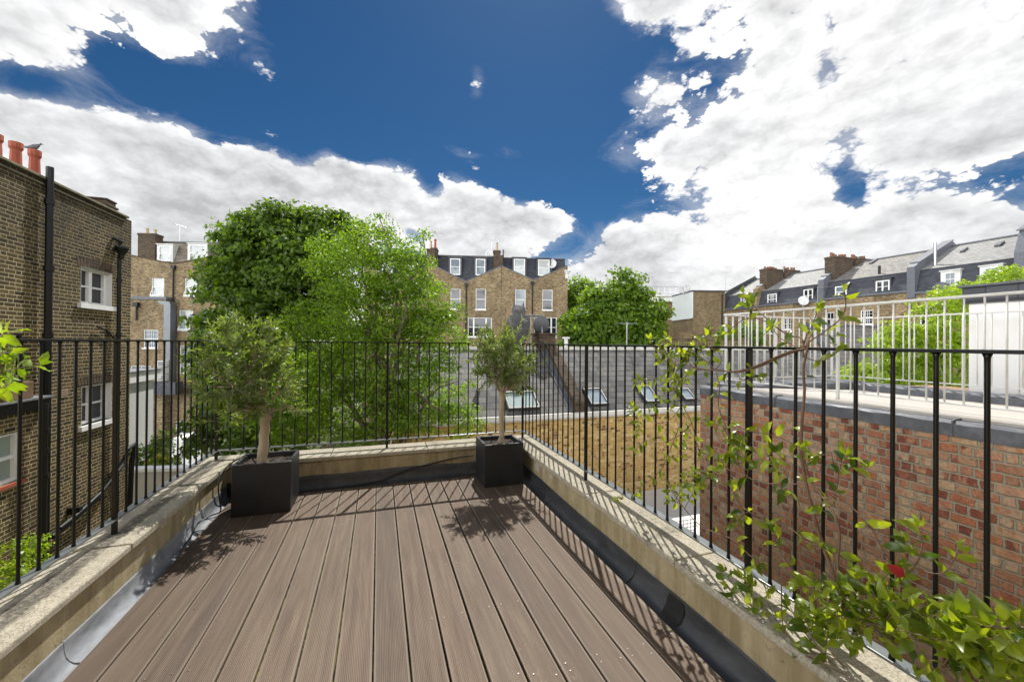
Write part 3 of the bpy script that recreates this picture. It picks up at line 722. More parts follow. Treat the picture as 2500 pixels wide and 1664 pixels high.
olive('olive_tree', 'broad bushy olive tree with thick pale trunk in the left corner planter', (-.895, 3.72, .352), .76, .03, .041,
      [pb(600, 850, 75, 70, 3.70), pb(545, 850, 50, 60, 3.62), pb(575, 930, 75, 62, 3.66), pb(660, 930, 62, 62, 3.74), pb(690, 985, 42, 32, 3.7), pb(520, 950, 30, 40, 3.6), pb(560, 1010, 50, 34, 3.6), pb(640, 860, 45, 45, 3.8)], 290, 11,
      [(on_y(612, 815, 3.7).x, 3.7, on_y(612, 815, 3.7).z, .15), (on_y(665, 815, 3.75).x, 3.75, on_y(665, 815, 3.75).z, .12), (on_y(548, 820, 3.62).x, 3.62, on_y(548, 820, 3.62).z, .12), (on_y(700, 850, 3.7).x, 3.7, on_y(700, 850, 3.7).z, .10)], .060)
olive('olive_tree', 'slim olive tree with a clear straight stem in the right corner planter', (1.152, 3.752, .352), .87, .008, .027,
      [pb(1232, 878, 55, 52, 3.75), pb(1185, 850, 30, 38, 3.75), pb(1283, 885, 26, 36, 3.75), pb(1222, 850, 36, 32, 3.75), pb(1200, 905, 42, 35, 3.72), pb(1262, 915, 36, 36, 3.78), pb(1225, 938, 30, 24, 3.75)], 310, 23,
      [(on_y(1262, 820, 3.75).x, 3.75, on_y(1262, 820, 3.75).z, .20), (on_y(1236, 815, 3.75).x, 3.75, on_y(1236, 815, 3.75).z, .13), (on_y(1290, 835, 3.75).x, 3.75, on_y(1290, 835, 3.75).z, .12), (on_y(1175, 830, 3.75).x, 3.75, on_y(1175, 830, 3.75).z, .10)], .052)

# ------------------------------------------------------------------ hoses
def cable(name, pts, r, label, cat, mt=CABLE, smooth=3):
    P = [Vector(p) for p in pts]
    for _ in range(smooth):
        Q = [P[0]]
        for a, b in zip(P[:-1], P[1:]): Q += [a.lerp(b, .25), a.lerp(b, .75)]
        P = Q + [P[-1]]
    return tag(MB().tube(P, r, 6).build(name, mt, smooth=True), label, cat)
cable('irrigation_hose', [(-.93, 3.70, .36), (-.98, 3.66, .46), (-1.02, 3.56, .44), (-1.08, 3.50, .40), (-1.115, 3.46, .30), (-1.10, 3.47, .14), (-1.10, 3.50, .07), (-1.17, 3.50, .055), (-1.215, 3.4, .05), (-1.19, 3.25, .03), (-1.18, 3.05, .012)], .0048, 'thin black watering hose looping out of the left planter', 'hose')
cable('irrigation_hose', [(.935, 3.98, .195), (.75, 4.055, .165), (.5, 4.055, .125), (.25, 4.055, .085), (.05, 4.02, .01), (-.3, 3.985, .004), (-.66, 3.96, .004)], .0065, 'thin black hose running along the back lead flashing', 'hose')
cable('drip_tube', [(1.13, 3.70, .36), (1.105, 3.69, .40), (1.115, 3.70, .43), (1.14, 3.74, .435), (1.15, 3.75, .41)], .004, 'pale drip tube beside the stem of the slim olive', 'tube', m_plain('pale_tube', (.5, .48, .42), .5))

# ------------------------------------------------------------------ the climber on the right-hand railing
def r8(x, y): return (1500 + .551 * x, 800 + .551 * y)
def r7(x, y): return (1650 + .3608 * x, 700 + .3608 * y)
def smooth_path(P, it=2):
    P = [Vector(p) for p in P]
    for _ in range(it):
        Q = [P[0]]
        for a, b in zip(P[:-1], P[1:]): Q += [a.lerp(b, .25), a.lerp(b, .75)]
        P = Q + [P[-1]]
    return P
vine = thing('climbing_plant', 'evergreen climber with twining brown stems and fresh yellow green leaves on the right railing', 'climbing plant', (1.5, 1.0, .28))
VO = Vector((1.5, 1.0, .28))
rngv = np.random.default_rng(77)
stem_m = MB(); LP, LD, LN, LL = [], [], [], []
def vine_path(px, x0, x1, r, f=r8, leaves=1.0, size=.05, tip=True, wob=.008):
    n = len(px); P = []
    for i, (a, b) in enumerate(px):
        xx = x0 + (x1 - x0) * i / max(1, n - 1) + rngv.normal() * wob
        P.append(on_x(*f(a, b), xx) - VO)
    P = smooth_path(P); stem_m.tube(P, [r * (1 - .55 * i / len(P)) for i in range(len(P))], 6)
    acc = 0; step = .055 / max(leaves, .01); side = 1
    for a, b in zip(P[:-1], P[1:]):
        acc += (b - a).length
        if leaves and acc > step:
            acc = 0; t = np.array((b - a).normalized()); s = unit(np.cross(t, np.array([.95, .3, 0]) + rngv.normal(size=3) * .35))
            for sg in ((1, -1) if rngv.random() < .75 else (side,)):
                leaf(np.array(b), unit(s * sg + t * .45 + rngv.normal(size=3) * .28), size * rngv.uniform(.55, 1.2))
            side = -side
            if rngv.random() < .28: shootlet(np.array(b), unit(s * side + np.array([0, 0, .5]) + rngv.normal(size=3) * .3), rngv.uniform(.04, .10), size)
    if tip: shootlet(np.array(P[-1]), np.array((P[-1] - P[-3]).normalized()), .05, size)
def leaf(p, d, L):
    L *= 1.18; LP.append(p); LD.append(d); LN.append(unit(np.array([-.55, -.45, .75]) + rngv.normal(size=3) * .55)); LL.append(L)
def shootlet(p, d, ln, size):
    k = max(2, int(ln / .022)); q = p.copy(); path = [q.copy()]; ax = rvec(rngv, 1)[0]
    for i in range(k):
        d = unit(d + rngv.normal(size=3) * .16 + np.array([0, 0, .08])); q = q + d * ln / k; path.append(q.copy())
        s = unit(np.cross(d, ax)); s = s * math.cos(i * 1.5) + np.cross(d, s) * math.sin(i * 1.5)
        for sg in (1, -1): leaf(q.copy(), unit(d * (.5 + .6 * i / k) + s * sg + rngv.normal(size=3) * .2), size * (1.05 - .35 * i / k) * rngv.uniform(.6, 1.15))
    leaf(q, d, size * .7); stem_m.tube(path, [.0016] * k + [.0008], 5)

# main stems up to the top rail and beyond
vine_path([(1010, 1230), (985, 1140), (930, 980), (890, 860), (850, 700), (825, 560), (830, 400), (845, 280), (835, 190), (850, 110), (862, 60)], 1.50, 1.525, .0075, leaves=.30, size=.05)
vine_path([(1000, 1200), (985, 1050), (1003, 900), (965, 800), (880, 700), (848, 620), (830, 520)], 1.50, 1.52, .0052, leaves=.35, tip=False)
vine_path([(900, 1250), (870, 1180), (800, 1080), (740, 1010), (715, 940)], 1.50, 1.49, .004, leaves=.8, size=.052)
U = dict(f=r7, size=.046)
vine_path([(862, 480), (868, 340), (770, 335), (640, 245), (520, 200), (430, 235), (365, 290), (330, 320)], 1.53, 1.55, .0034, leaves=.55, **U)
vine_path([(640, 245), (600, 200), (560, 170), (545, 150)], 1.54, 1.55, .0022, leaves=.9, **U)
vine_path([(520, 200), (500, 150), (480, 105)], 1.54, 1.55, .002, leaves=1.0, **U)
vine_path([(866, 420), (900, 370), (960, 335), (1050, 270), (1120, 215), (1150, 150), (1150, 110)], 1.53, 1.55, .003, leaves=.75, **U)
vine_path([(866, 400), (880, 330), (920, 270), (940, 215)], 1.53, 1.53, .0026, leaves=1.1, **U)
vine_path([(866, 440), (800, 400), (740, 370), (700, 340)], 1.53, 1.50, .0022, leaves=1.0, **U)
vine_path([(870, 470), (930, 500), (1000, 500), (1050, 470)], 1.53, 1.50, .0022, leaves=.9, **U)
# the twisted pair sagging to the left, and the bunch there
for k in range(3):
    vine_path([(850, 90), (760, 108 + 5 * k), (640, 165 + 6 * k), (545, 196 + 3 * k), (450, 190 - 4 * k), (350, 176 + 6 * k), (270, 140 + 10 * k), (230, 120 + 14 * k)], 1.525, 1.54, .0036, leaves=.10 if k else .5, tip=k != 1)
vine_path([(450, 190), (400, 140), (340, 105), (260, 110), (190, 110), (170, 85)], 1.54, 1.54, .003, leaves=1.25, size=.048)
vine_path([(350, 176), (310, 130), (280, 100), (250, 70)], 1.54, 1.53, .0026, leaves=1.3, size=.048)
vine_path([(440, 190), (480, 150), (460, 100), (400, 75)], 1.54, 1.52, .0026, leaves=1.0, size=.046)
vine_path([(300, 150), (230, 200), (180, 225), (110, 240)], 1.54, 1.52, .0024, leaves=1.0, size=.05)
vine_path([(350, 180), (300, 230), (260, 280), (200, 300), (185, 330)], 1.54, 1.52, .0026, leaves=1.2, size=.048)
vine_path([(450, 195), (470, 260), (455, 340), (480, 400), (500, 450), (525, 520)], 1.54, 1.53, .0030, leaves=1.2, size=.055)
vine_path([(545, 200), (560, 240), (590, 230)], 1.52, 1.50, .002, leaves=1.2, size=.05)
vine_path([(270, 150), (250, 260), (300, 340), (345, 420), (365, 520), (400, 600)], 1.54, 1.53, .0034, leaves=.75, size=.05)
vine_path([(300, 340), (260, 400), (200, 430), (120, 400), (85, 390)], 1.54, 1.54, .0024, leaves=1.0, size=.048)
vine_path([(345, 420), (290, 480), (190, 520), (140, 490), (100, 530)], 1.54, 1.53, .0022, leaves=.9, size=.045)
vine_path([(290, 430), (240, 560), (200, 640), (150, 680), (100, 715), (20, 745)], 1.54, 1.50, .0022, leaves=.65, size=.042)
vine_path([(480, 430), (530, 530), (560, 640), (640, 690), (720, 690), (835, 692)], 1.53, 1.51, .0032, leaves=.45, size=.055, tip=False)
vine_path([(520, 420), (560, 440), (600, 460), (690, 470), (770, 500)], 1.53, 1.50, .0024, leaves=.8, size=.052)
vine_path([(545, 600), (600, 590), (660, 580), (690, 560)], 1.53, 1.50, .002, leaves=1.0, size=.05)
vine_path([(400, 600), (440, 640), (510, 690), (545, 770), (600, 820), (700, 860), (790, 890), (840, 940)], 1.53, 1.50, .0030, leaves=.6, size=.05)
vine_path([(240, 690), (300, 790), (380, 880), (460, 910), (540, 940), (590, 1000)], 1.52, 1.49, .0028, leaves=.55, size=.05)
vine_path([(300, 790), (280, 770), (262, 740)], 1.52, 1.5, .002, leaves=1.4, size=.045)
vine_path([(310, 800), (345, 740), (350, 680)], 1.52, 1.5, .002, leaves=1.4, size=.045)
vine_path([(360, 520), (420, 540), (480, 560), (545, 545)], 1.54, 1.52, .0024, leaves=1.1, size=.05)
vine_path([(540, 660), (500, 620), (430, 560), (350, 545)], 1.53, 1.51, .0024, leaves=1.0, size=.05)
vine_path([(880, 820), (930, 760), (985, 740), (990, 660), (1000, 620)], 1.51, 1.50, .0026, leaves=.9, size=.052)
vine_path([(985, 740), (1050, 790), (1110, 850), (1160, 920), (1200, 1010)], 1.51, 1.52, .0024, leaves=.55, size=.058)
vine_path([(970, 600), (960, 540), (930, 560)], 1.50, 1.50, .0018, leaves=.7, size=.04)
vine_path([(1160, 1180), (1230, 1135), (1290, 1095), (1330, 1060), (1360, 1000), (1365, 950)], 1.50, 1.52, .0036, leaves=.55, size=.052)
vine_path([(1330, 1060), (1390, 1085), (1460, 1090), (1490, 1050)], 1.5, 1.52, .002, leaves=.7, size=.04)
# dense lower growth spilling over the coping
random.seed(9)
base_pts = [(1010, 1240), (1080, 1300), (960, 1200), (1120, 1380), (1200, 1400)]
for k in range(24):
    a = random.choice(base_pts); ex = random.uniform(850, 1440); ey = random.uniform(1070, 1580) if ex > 1000 else random.uniform(1000, 1330)
    if ex > 1330: ey = max(ey, 1270)
    x1 = 1.47 if ey < 1350 else random.uniform(1.36, 1.5)
    vine_path([a, ((a[0] + ex) / 2 + random.uniform(-40, 40), (a[1] + ey) / 2 - random.uniform(0, 60)), (ex, ey)], 1.50, x1 + random.uniform(-.05, .04), .0026, leaves=1.1, size=random.uniform(.036, .054))
for k in range(18):
    ex = random.uniform(1500, 1830); ey = random.uniform(1310, 1580)
    vine_path([(1450, 1500), ((1450 + ex) / 2, ey - 20), (ex, ey)], 1.49, random.uniform(1.40, 1.52), .0026, leaves=1.0, size=random.uniform(.045, .062))
vine_path([(1180, 1290), (1280, 1275), (1380, 1310), (1480, 1370), (1560, 1450)], 1.49, 1.50, .0042, leaves=.5, size=.055)
for a, b in (((610, 1240), (520, 1130)), ((640, 1240), (600, 1160)), ((650, 1300), (560, 1190)), ((740, 1340), (690, 1240)), ((880, 1400), (810, 1300)), ((900, 1420), (870, 1340)), ((960, 1440), (900, 1440))):
    vine_path([(a[0] + 60, a[1] + 60), a, b], 1.45, 1.43, .0024, leaves=1.2, size=.052)
vine_path([(850, 1450), (960, 1500), (1060, 1560)], 1.40, 1.39, .0036, leaves=.1, tip=False)
vine_path([(740, 1060), (740, 1200), (745, 1340), (800, 1400)], 1.47, 1.42, .0026, leaves=.3, tip=False)
V, Fc = leaf_mesh(np.array(LP), np.array(LD), np.array(LN), np.array(LL), np.array(LL) * .45, 'ovate', .2)
fast_mesh('foliage', V, Fc, LEAF_VINE, vine, True)
stem_m.build('stem', STEM, vine, smooth=True)
p = np.array(on_x(*r8(1288, 1102), 1.36) - VO); q = np.array(on_x(*r8(1205, 1046), 1.34) - VO)
V, Fc = leaf_mesh(p[None], unit(q - p)[None], np.array([[-.6, -.6, .5]]), np.array([np.linalg.norm(q - p)]), np.array([.030]), 'ovate', .12)
tag(fast_mesh('leaf', V, Fc, LEAF_RED, vine, True), 'single crimson leaf')

# sprigs reaching in from the left edge
def sprig(name, label, px, x, seed, size, root):
    global LP, LD, LN, LL, rngv, stem_m
    LP, LD, LN, LL = [], [], [], []; rngv = np.random.default_rng(seed); m = MB(); keep = stem_m; stem_m = m
    t = thing(name, label, 'shrub', root); r0 = Vector(root)
    for path, lv in px:
        P = smooth_path([on_x(u, v, x + rngv.normal() * .02) - r0 for u, v in path]); m.tube(P, [.004 * (1 - .7 * i / len(P)) for i in range(len(P))], 6)
        for i in range(2, len(P), 2):
            if P[i].y > -.2 and rngv.random() < lv:
                tt = np.array((P[i] - P[i - 1]).normalized()); s = unit(np.cross(tt, np.array([1, .2, .2]) + rngv.normal(size=3) * .3))
                for sg in (1, -1): leaf(np.array(P[i]), unit(s * sg + tt * .6 + rngv.normal(size=3) * .2), size * rngv.uniform(.7, 1.2))
        shootlet(np.array(P[-1]), np.array((P[-1] - P[-4]).normalized()), .05, size)
    V, Fc = leaf_mesh(np.array(LP), np.array(LD), np.array(LN), np.array(LL), np.array(LL) * .5, 'ovate', .14)
    fast_mesh('foliage', V, Fc, LEAF_BRIGHT, t, True); m.build('stem', STEM, t, smooth=True); stem_m = keep
sprig('leafy_shrub', 'bright lime leafed sprigs reaching over the railing at the far left edge', [([(-160, 1250), (-120, 1000), (-60, 920), (10, 905), (60, 895)], .7), ([(-120, 1000), (-90, 880), (-40, 830), (10, 815)], .8), ([(-60, 930), (-30, 950), (5, 945)], .8), ([(-90, 900), (-60, 860), (-15, 860)], .6)], -1.24, 5, .05, (-1.24, 1.75, .28))

# ================================================================== NEXT DOOR ON THE RIGHT
NX = 4.2
nb = thing('neighbouring_building', 'red brick wall with lead capped flat roof terrace of bleached boards next door', 'building', (NX, 4.39, -6.9))
NO = Vector((NX, 4.39, -6.9))
def L(m, o): m.v = [(a - o.x, b - o.y, c - o.z) for a, b, c in m.v]; return m
L(MB().box(NX, 9.3, -3.2, 4.37, -6.9, .655), NO).build('wall', BRICK_RED, nb)
m = MB(); m.prism([(NX + .10, -3.1, .795), (6.6, -3.1, .70), (6.6, -3.1, .66), (NX + .10, -3.1, .66)], (0, 7.2, 0)); L(m, NO).build('roof_deck', BOARDS, nb)
def lead_run(axis, lo, hi, a0, a1, z0, z1, n, seed, name, mt, lap=1.2):
    """a lead covered kerb, dressed down over the edge with slightly wavy arrises"""
    rs = random.Random(seed); vs = []
    for i in range(n + 1):
        a = a0 + (a1 - a0) * i / n; w = [rs.uniform(-.006, .006) for _ in range(6)]
        pr = [(lo - .012 + w[0] * .5, z0 + w[1]), (lo - .010 + w[2], z1 - .02 + w[3]), (lo + .012, z1 + w[4] * .6), (hi - .02, z1 + w[5] * .6), (hi + .004, z1 - .02), (hi + .006, z0)]
        vs += [((p, a, z) if axis == 'x' else (a, p, z)) for p, z in pr]
    m = MB().add(vs, [(i * 6 + j, i * 6 + j + 1, (i + 1) * 6 + j + 1, (i + 1) * 6 + j) for i in range(n) for j in range(5)] + [tuple(range(6)), tuple(range(n * 6, n * 6 + 6))])
    k = a0 + lap * .4
    while k < a1:
        m.tube([((lo - .013, k, z0) if axis == 'x' else (k, lo - .013, z0)), ((lo - .012, k, z1) if axis == 'x' else (k, lo - .012, z1)), ((lo + .02, k, z1 + .006) if axis == 'x' else (k, lo + .02, z1 + .006)), ((hi, k, z1 + .006) if axis == 'x' else (k, hi, z1 + .006))], .007, 5); k += lap
    return L(m, NO).build(name, mt, nb, smooth=False)
lead_run('x', NX, NX + .14, -3.1, 4.37, .655, .775, 60, 1, 'lead_capping', LEAD_GREY, 1.45)
lead_run('y', 3.95, 4.40, NX + .14, 6.9, .68, .815, 24, 2, 'lead_kerb', LEAD_GREY, .8)
lead_run('x', 6.58, 6.95, -3.1, 3.95, .66, .80, 40, 3, 'lead_kerb', LEAD_GREY, 1.0)
# white railing round three sides
wr = thing('roof_terrace_railing', 'white painted metal railing round the neighbouring roof terrace', 'railing', (4.5, 4.3, .75))
WO = Vector((4.5, 4.3, .75))
XA, XB, YB_, ZT = 4.55, 6.78, 4.28, 1.765
def wl(m, n, **k):
    m.v = [(a - WO.x, b - WO.y, c - WO.z) for a, b, c in m.v]; return m.build(n, WHITE_OLD, wr, **k)
wl(MB().box(XA - .022, XA + .022, -3., YB_ + .022, ZT - .022, ZT), 'top_rail', bevel=.004)
wl(MB().box(XB - .018, XB + .018, -3., YB_ + .018, ZT - .03, ZT - .012), 'top_rail', bevel=.004)
wl(MB().box(XA + .0225, XB - .0185, YB_ - .018, YB_ + .018, ZT - .024, ZT - .006), 'top_rail', bevel=.004)
wl(MB().box(XA - .015, XA + .015, -3., YB_, .862, .874), 'bottom_rail')
wl(MB().box(XB - .015, XB + .015, -3., YB_, .872, .884), 'bottom_rail')
wl(MB().box(XA + .0155, XB - .0155, YB_ - .015, YB_ + .015, .868, .88), 'bottom_rail')
def bal(x, y, r, z0, z1): wl(MB().lathe([(r, z0), (r, z1)], (x, y, 0), 8), 'baluster', smooth=True)
def wpost(x, y): wl(MB().box(x - .013, x + .013, y - .013, y + .013, .74, ZT - .024), 'post', bevel=.004)
k = 0; y = YB_
while y > .35:
    if k % 12 == 0: wpost(XA, y)
    else: bal(XA, y, .0072, .87, ZT - .02)
    y -= .118; k += 1
k = 0; y = YB_
while y > 1.2:
    if k % 12 == 0: wpost(XB, y)
    else: bal(XB, y, .0072, .88, ZT - .028)
    y -= .118; k += 1
for k in range(1, 19):
    x = XA + (XB - XA) * k / 19
    if k % 10 == 8: wpost(x, YB_)
    else: bal(x, YB_, .0072, .876, ZT - .022)
# white stair enclosure beyond the far kerb
se = thing('stair_enclosure', 'white rendered roof stair enclosure with dark slate fascia at the right edge', 'building', (7.05, 2.9, -6.9))
SO = Vector((7.05, 2.9, -6.9))
SY = 2.93
m = MB().box(7.05, 9.4, -3., SY, -6.9, 1.88); m.v = [(a - SO.x, b - SO.y, c - SO.z) for a, b, c in m.v]; m.build('wall', WHITE_RENDER, se)
m = MB().box(7.02, 9.43, -3., SY + .05, 1.881, 2.085); m.v = [(a - SO.x, b - SO.y, c - SO.z) for a, b, c in m.v]; m.build('fascia', SLATE_DARK, se)
m = MB().box(6.98, 9.45, -3., SY + .08, 2.086, 2.112); m.v = [(a - SO.x, b - SO.y, c - SO.z) for a, b, c in m.v]; m.build('roof_edge', LEAD_GREY, se)
for k in range(7):
    m = MB().box(7.028, 7.049, SY - .42 - k * .62, SY - .40 - k * .62, .70, 1.86); m.v = [(a - SO.x, b - SO.y, c - SO.z) for a, b, c in m.v]; m.build('cover_strip', WHITE_RENDER, se)

# tree of acid green leaves behind the far kerb
def tree(name, label, base, h, r, blobs, n_cl, per, spread, Lf, mt, seed, bark=None, group=None, ratio=.62, limbs=9, inner=.45, trunk_to=None, shape='kite', cat='tree'):
    t = thing(name, label, cat, base, group=group); b0 = Vector(base); rng = np.random.default_rng(seed)
    bl = [(b[0] - b0.x, b[1] - b0.y, b[2] - b0.z, *b[3:]) for b in blobs]
    m = MB(); top = Vector(trunk_to) - b0 if trunk_to else Vector((0, 0, h))
    P = limb(m, (0, 0, -.2), top, r, r * .45, rng, 10, 0., 8)
    for k in range(limbs):
        b = bl[k % len(bl)]; e = Vector(b[:3]) + Vector(rvec(rng, 1)[0] * np.array(b[3:6]) * .5)
        s = P[int(rng.integers(4, 9))]; q = limb(m, s, e, r * .38, r * .07, rng, 6, .06)
        for _ in range(3):
            s2 = q[int(rng.integers(2, 6))]; limb(m, s2, s2 + Vector(rvec(rng, 1)[0] * np.array(b[3:6]) * .55), r * .12, r * .025, rng, 5, .05, 4)
    m.build('trunk', bark or BARK, t, smooth=True)
    foliage('crown', bl, n_cl, per, spread, Lf, mt, t, seed + 1, ratio, inner, shape)
    return t
def db_(u, v, ru, rv, dist, rd=None):
    c = deep(u, v, dist); k = dist / F_PX; return (c.x, c.y, c.z, ru * k, (rd or ru * k), rv * k)
bd = 8.8
tree('acacia_tree', 'acid green acacia tree beside the white stair enclosure', tuple(deep(2290, 1500, bd)[:2]) + (-6.9,), 6.5, .12,
     [db_(2300, 800, 70, 90, bd), db_(2250, 860, 70, 70, bd), db_(2180, 890, 60, 60, bd), db_(2310, 905, 60, 60, bd), db_(2120, 930, 55, 38, bd), db_(2220, 945, 90, 40, bd), db_(2330, 740, 36, 50, bd + .3), db_(2175, 830, 40, 40, bd), db_(2370, 722, 36, 22, bd + .6), db_(2440, 700, 40, 34, bd + .8), db_(2400, 712, 40, 20, bd + .7), db_(2470, 690, 26, 40, bd + .8)], 800, 36, .13, .075, LEAF_BRIGHT, 31, ratio=.5, limbs=12, shape='kite')

# ================================================================== HOUSES
GZ = -7.6
ground = MB()
ground.quad((-600, -400, GZ), (600, -400, GZ), (600, 1200, GZ), (-600, 1200, GZ))
tag(ground.build('ground', m_plain('garden_ground', (.07, .085, .035), .95, var=.4, scale=.8, grime=(.13, .115, .09))), kind='structure')

class House:
    """a facade frame: x to the viewer's right along the wall, y into the house, z up"""
    def __init__(s, name, label, o, dirv, cat='house', group=None, base=GZ):
        s.o = Vector((o[0], o[1], 0)); s.d = Vector((dirv[0], dirv[1], 0)).normalized(); s.n = Vector((-s.d.y, s.d.x, 0)); s.base = base
        s.t = thing(name, label, cat, (s.o.x, s.o.y, base), math.atan2(s.d.y, s.d.x), group)
    def at(s, u, v, y=0.):
        r = ray(u, v); k = ((s.o - EYEV).dot(s.n) + y) / r.dot(s.n); p = EYEV + r * k; return ((p - s.o).dot(s.d), p.z)
    def x(s, u, v=800, y=0.): return s.at(u, v, y)[0]
    def z(s, u, v, y=0.): return s.at(u, v, y)[1]
    def rect(s, u0, v0, u1, v1, y=0.):
        um, vm = (u0 + u1) / 2, (v0 + v1) / 2
        return s.x(u0, vm, y), s.x(u1, vm, y), s.z(um, v1, y), s.z(um, v0, y)
    def part(s, m, name, mt, parent=None, **k):
        m.v = [(a, b, c - s.base) for a, b, c in m.v]; return m.build(name, mt, parent or s.t, **k)
    def wall(s, m, x0, x1, z0, z1, holes=(), y=0., rev=.14):
        xs = sorted({x0, x1, *[min(max(h[i], x0), x1) for h in holes for i in (0, 1)]}); zs = sorted({z0, z1, *[min(max(h[i], z0), z1) for h in holes for i in (2, 3)]})
        for a, b in zip(xs[:-1], xs[1:]):
            for c, e in zip(zs[:-1], zs[1:]):
                mx, mz = (a + b) / 2, (c + e) / 2
                if any(h[0] < mx < h[1] and h[2] < mz < h[3] for h in holes): continue
                m.quad((a, y, c), (b, y, c), (b, y, e), (a, y, e))
        for (a, b, c, e) in [h[:4] for h in holes]:
            m.quad((a, y, c), (a, y + rev, c), (a, y + rev, e), (a, y, e)); m.quad((b, y, c), (b, y, e), (b, y + rev, e), (b, y + rev, c))
            m.quad((a, y, e), (a, y + rev, e), (b, y + rev, e), (b, y, e)); m.quad((a, y, c), (b, y, c), (b, y + rev, c), (a, y + rev, c))
        return m
    def window(s, r, style='sash', y=.0, glass=None, sill=True, fw=.065, paint=None, name='window', dep=.10, head=False):
        a, b, c, e = r; y0 = y + dep - .05; y1 = y + dep + .03; m = MB(); paint = paint or WHITE_PAINT
        m.box(a, a + fw, y0, y1, c, e); m.box(b - fw, b, y0, y1, c, e); m.box(a + fw, b - fw, y0, y1, e - fw, e); m.box(a + fw, b - fw, y0, y1, c, c + fw * 1.2)
        cx, cz = (a + b) / 2, (c + e) / 2; w = .022
        if style != 'casement': m.box(a + fw, b - fw, y0 + .012, y1 - .004, cz - .03, cz + .03)
        if style in ('sash22', 'sash32'): 
            m.box(cx - w / 2, cx + w / 2, y0 + .02, y1 - .008, c + fw, cz - .03); m.box(cx - w / 2, cx + w / 2, y0 + .02, y1 - .008, cz + .03, e - fw)
        if style == 'sash32':
            for q in (.33, .67):
                xx = a + fw + (b - a - 2 * fw) * q; m.box(xx - w / 2, xx + w / 2, y0 + .021, y1 - .009, c + fw, cz - .031); m.box(xx - w / 2, xx + w / 2, y0 + .021, y1 - .009, cz + .031, e - fw)
            for q in (.25, .75):
                zz = c + (e - c) * q; m.box(a + fw, b - fw, y0 + .024, y1 - .011, zz - w / 2, zz + w / 2)
        if style == 'wide3':
            for q in (.24, .76): xx = a + (b - a) * q; m.box(xx - .07, xx + .07, y0 - .01, y1 - .006, c + fw, e - fw)
        if style == 'casement':
            m.box(cx - .05, cx + .05, y0 - .006, y1 - .006, c + fw, e - fw)
            for q in (.5,): zz = c + (e - c) * q; m.box(a + fw, cx - .05, y0 + .012, y1 - .008, zz - .02, zz + .02); m.box(cx + .05, b - fw, y0 + .012, y1 - .008, zz - .02, zz + .02)
        if style == 'open':                                        # lower sash tilted out
            m.prism([(a + fw, y0 - .30, c + .02), (b - fw, y0 - .30, c + .02), (b - fw, y0 - .27, c + .06), (a + fw, y0 - .27, c + .06)], (0, .0, .03))
            for xx in (a + fw, b - fw - .05): m.prism([(xx, y0 - .30, c + .03), (xx + .05, y0 - .30, c + .03), (xx + .05, y0, cz - .03), (xx, y0, cz - .03)], (0, .03, .0))
        f = s.part(m, name, paint)
        s.part(MB().quad((a + fw * .5, y1 - .02, c + fw * .5), (b - fw * .5, y1 - .02, c + fw * .5), (b - fw * .5, y1 - .02, e - fw * .5), (a + fw * .5, y1 - .02, e - fw * .5)), 'pane', glass or GLASS, f).location = (0, 0, 0)
        if sill: s.part(MB().box(a - .06, b + .06, y - .09, y + dep - .051, c - .10, c), 'sill', paint, f)
        return f
    def dormer(s, r, y, back, style='sash', glass=None, cheek=None, paint=None, roof=None, marg=.16, name='dormer'):
        a, b, c, e = r; m = MB(); m.box(a - marg, a, y + .02, back, c - .05, e + .12); m.box(b, b + marg, y + .02, back, c - .05, e + .12)
        m.box(a, b, y + .03, back, e, e + .12); m.box(a - marg - .06, b + marg + .06, y - .05, back, e + .121, e + .20)
        s.part(m, name, cheek or LEAD_DARK)
        return s.window((a, b, c, e), style, y - .05, glass, False, .085, paint)
    def chimney(s, x0, x1, y0, y1, z0, z1, pots, mt=None, pot=None, ph=.55, pr=.13, cap=.10):
        m = MB().box(x0, x1, y0, y1, z0, z1 - .18); m.box(x0 - .05, x1 + .05, y0 - .05, y1 + .05, z1 - .179, z1 - .06); m.box(x0 - .02, x1 + .02, y0 - .02, y1 + .02, z1 - .059, z1)
        c = s.part(m, 'chimney', mt or BRICK_DARK)
        for (px, py, *q) in pots:
            hh = q[0] if q else ph; mm = q[1] if len(q) > 1 else (pot or TERRACOTTA)
            s.part(MB().lathe([(pr * .95, z1), (pr, z1 + .1), (pr * .82, z1 + hh * .8), (pr * 1.05, z1 + hh * .86), (pr * 1.05, z1 + hh), (pr * .7, z1 + hh)], (px, py, 0), 10), 'chimney_pot', mm, c, smooth=False)
        return c
    def pipe(s, pts, r=.055, mt=None, name='drainpipe', collars=()):
        m = MB().tube(pts, r, 8)
        for (x, y, z) in collars: m.lathe([(r * 1.35, z - .05), (r * 1.35, z + .05)], (x, y, 0), 8)
        return s.part(m, name, mt or BLACK_IRON)

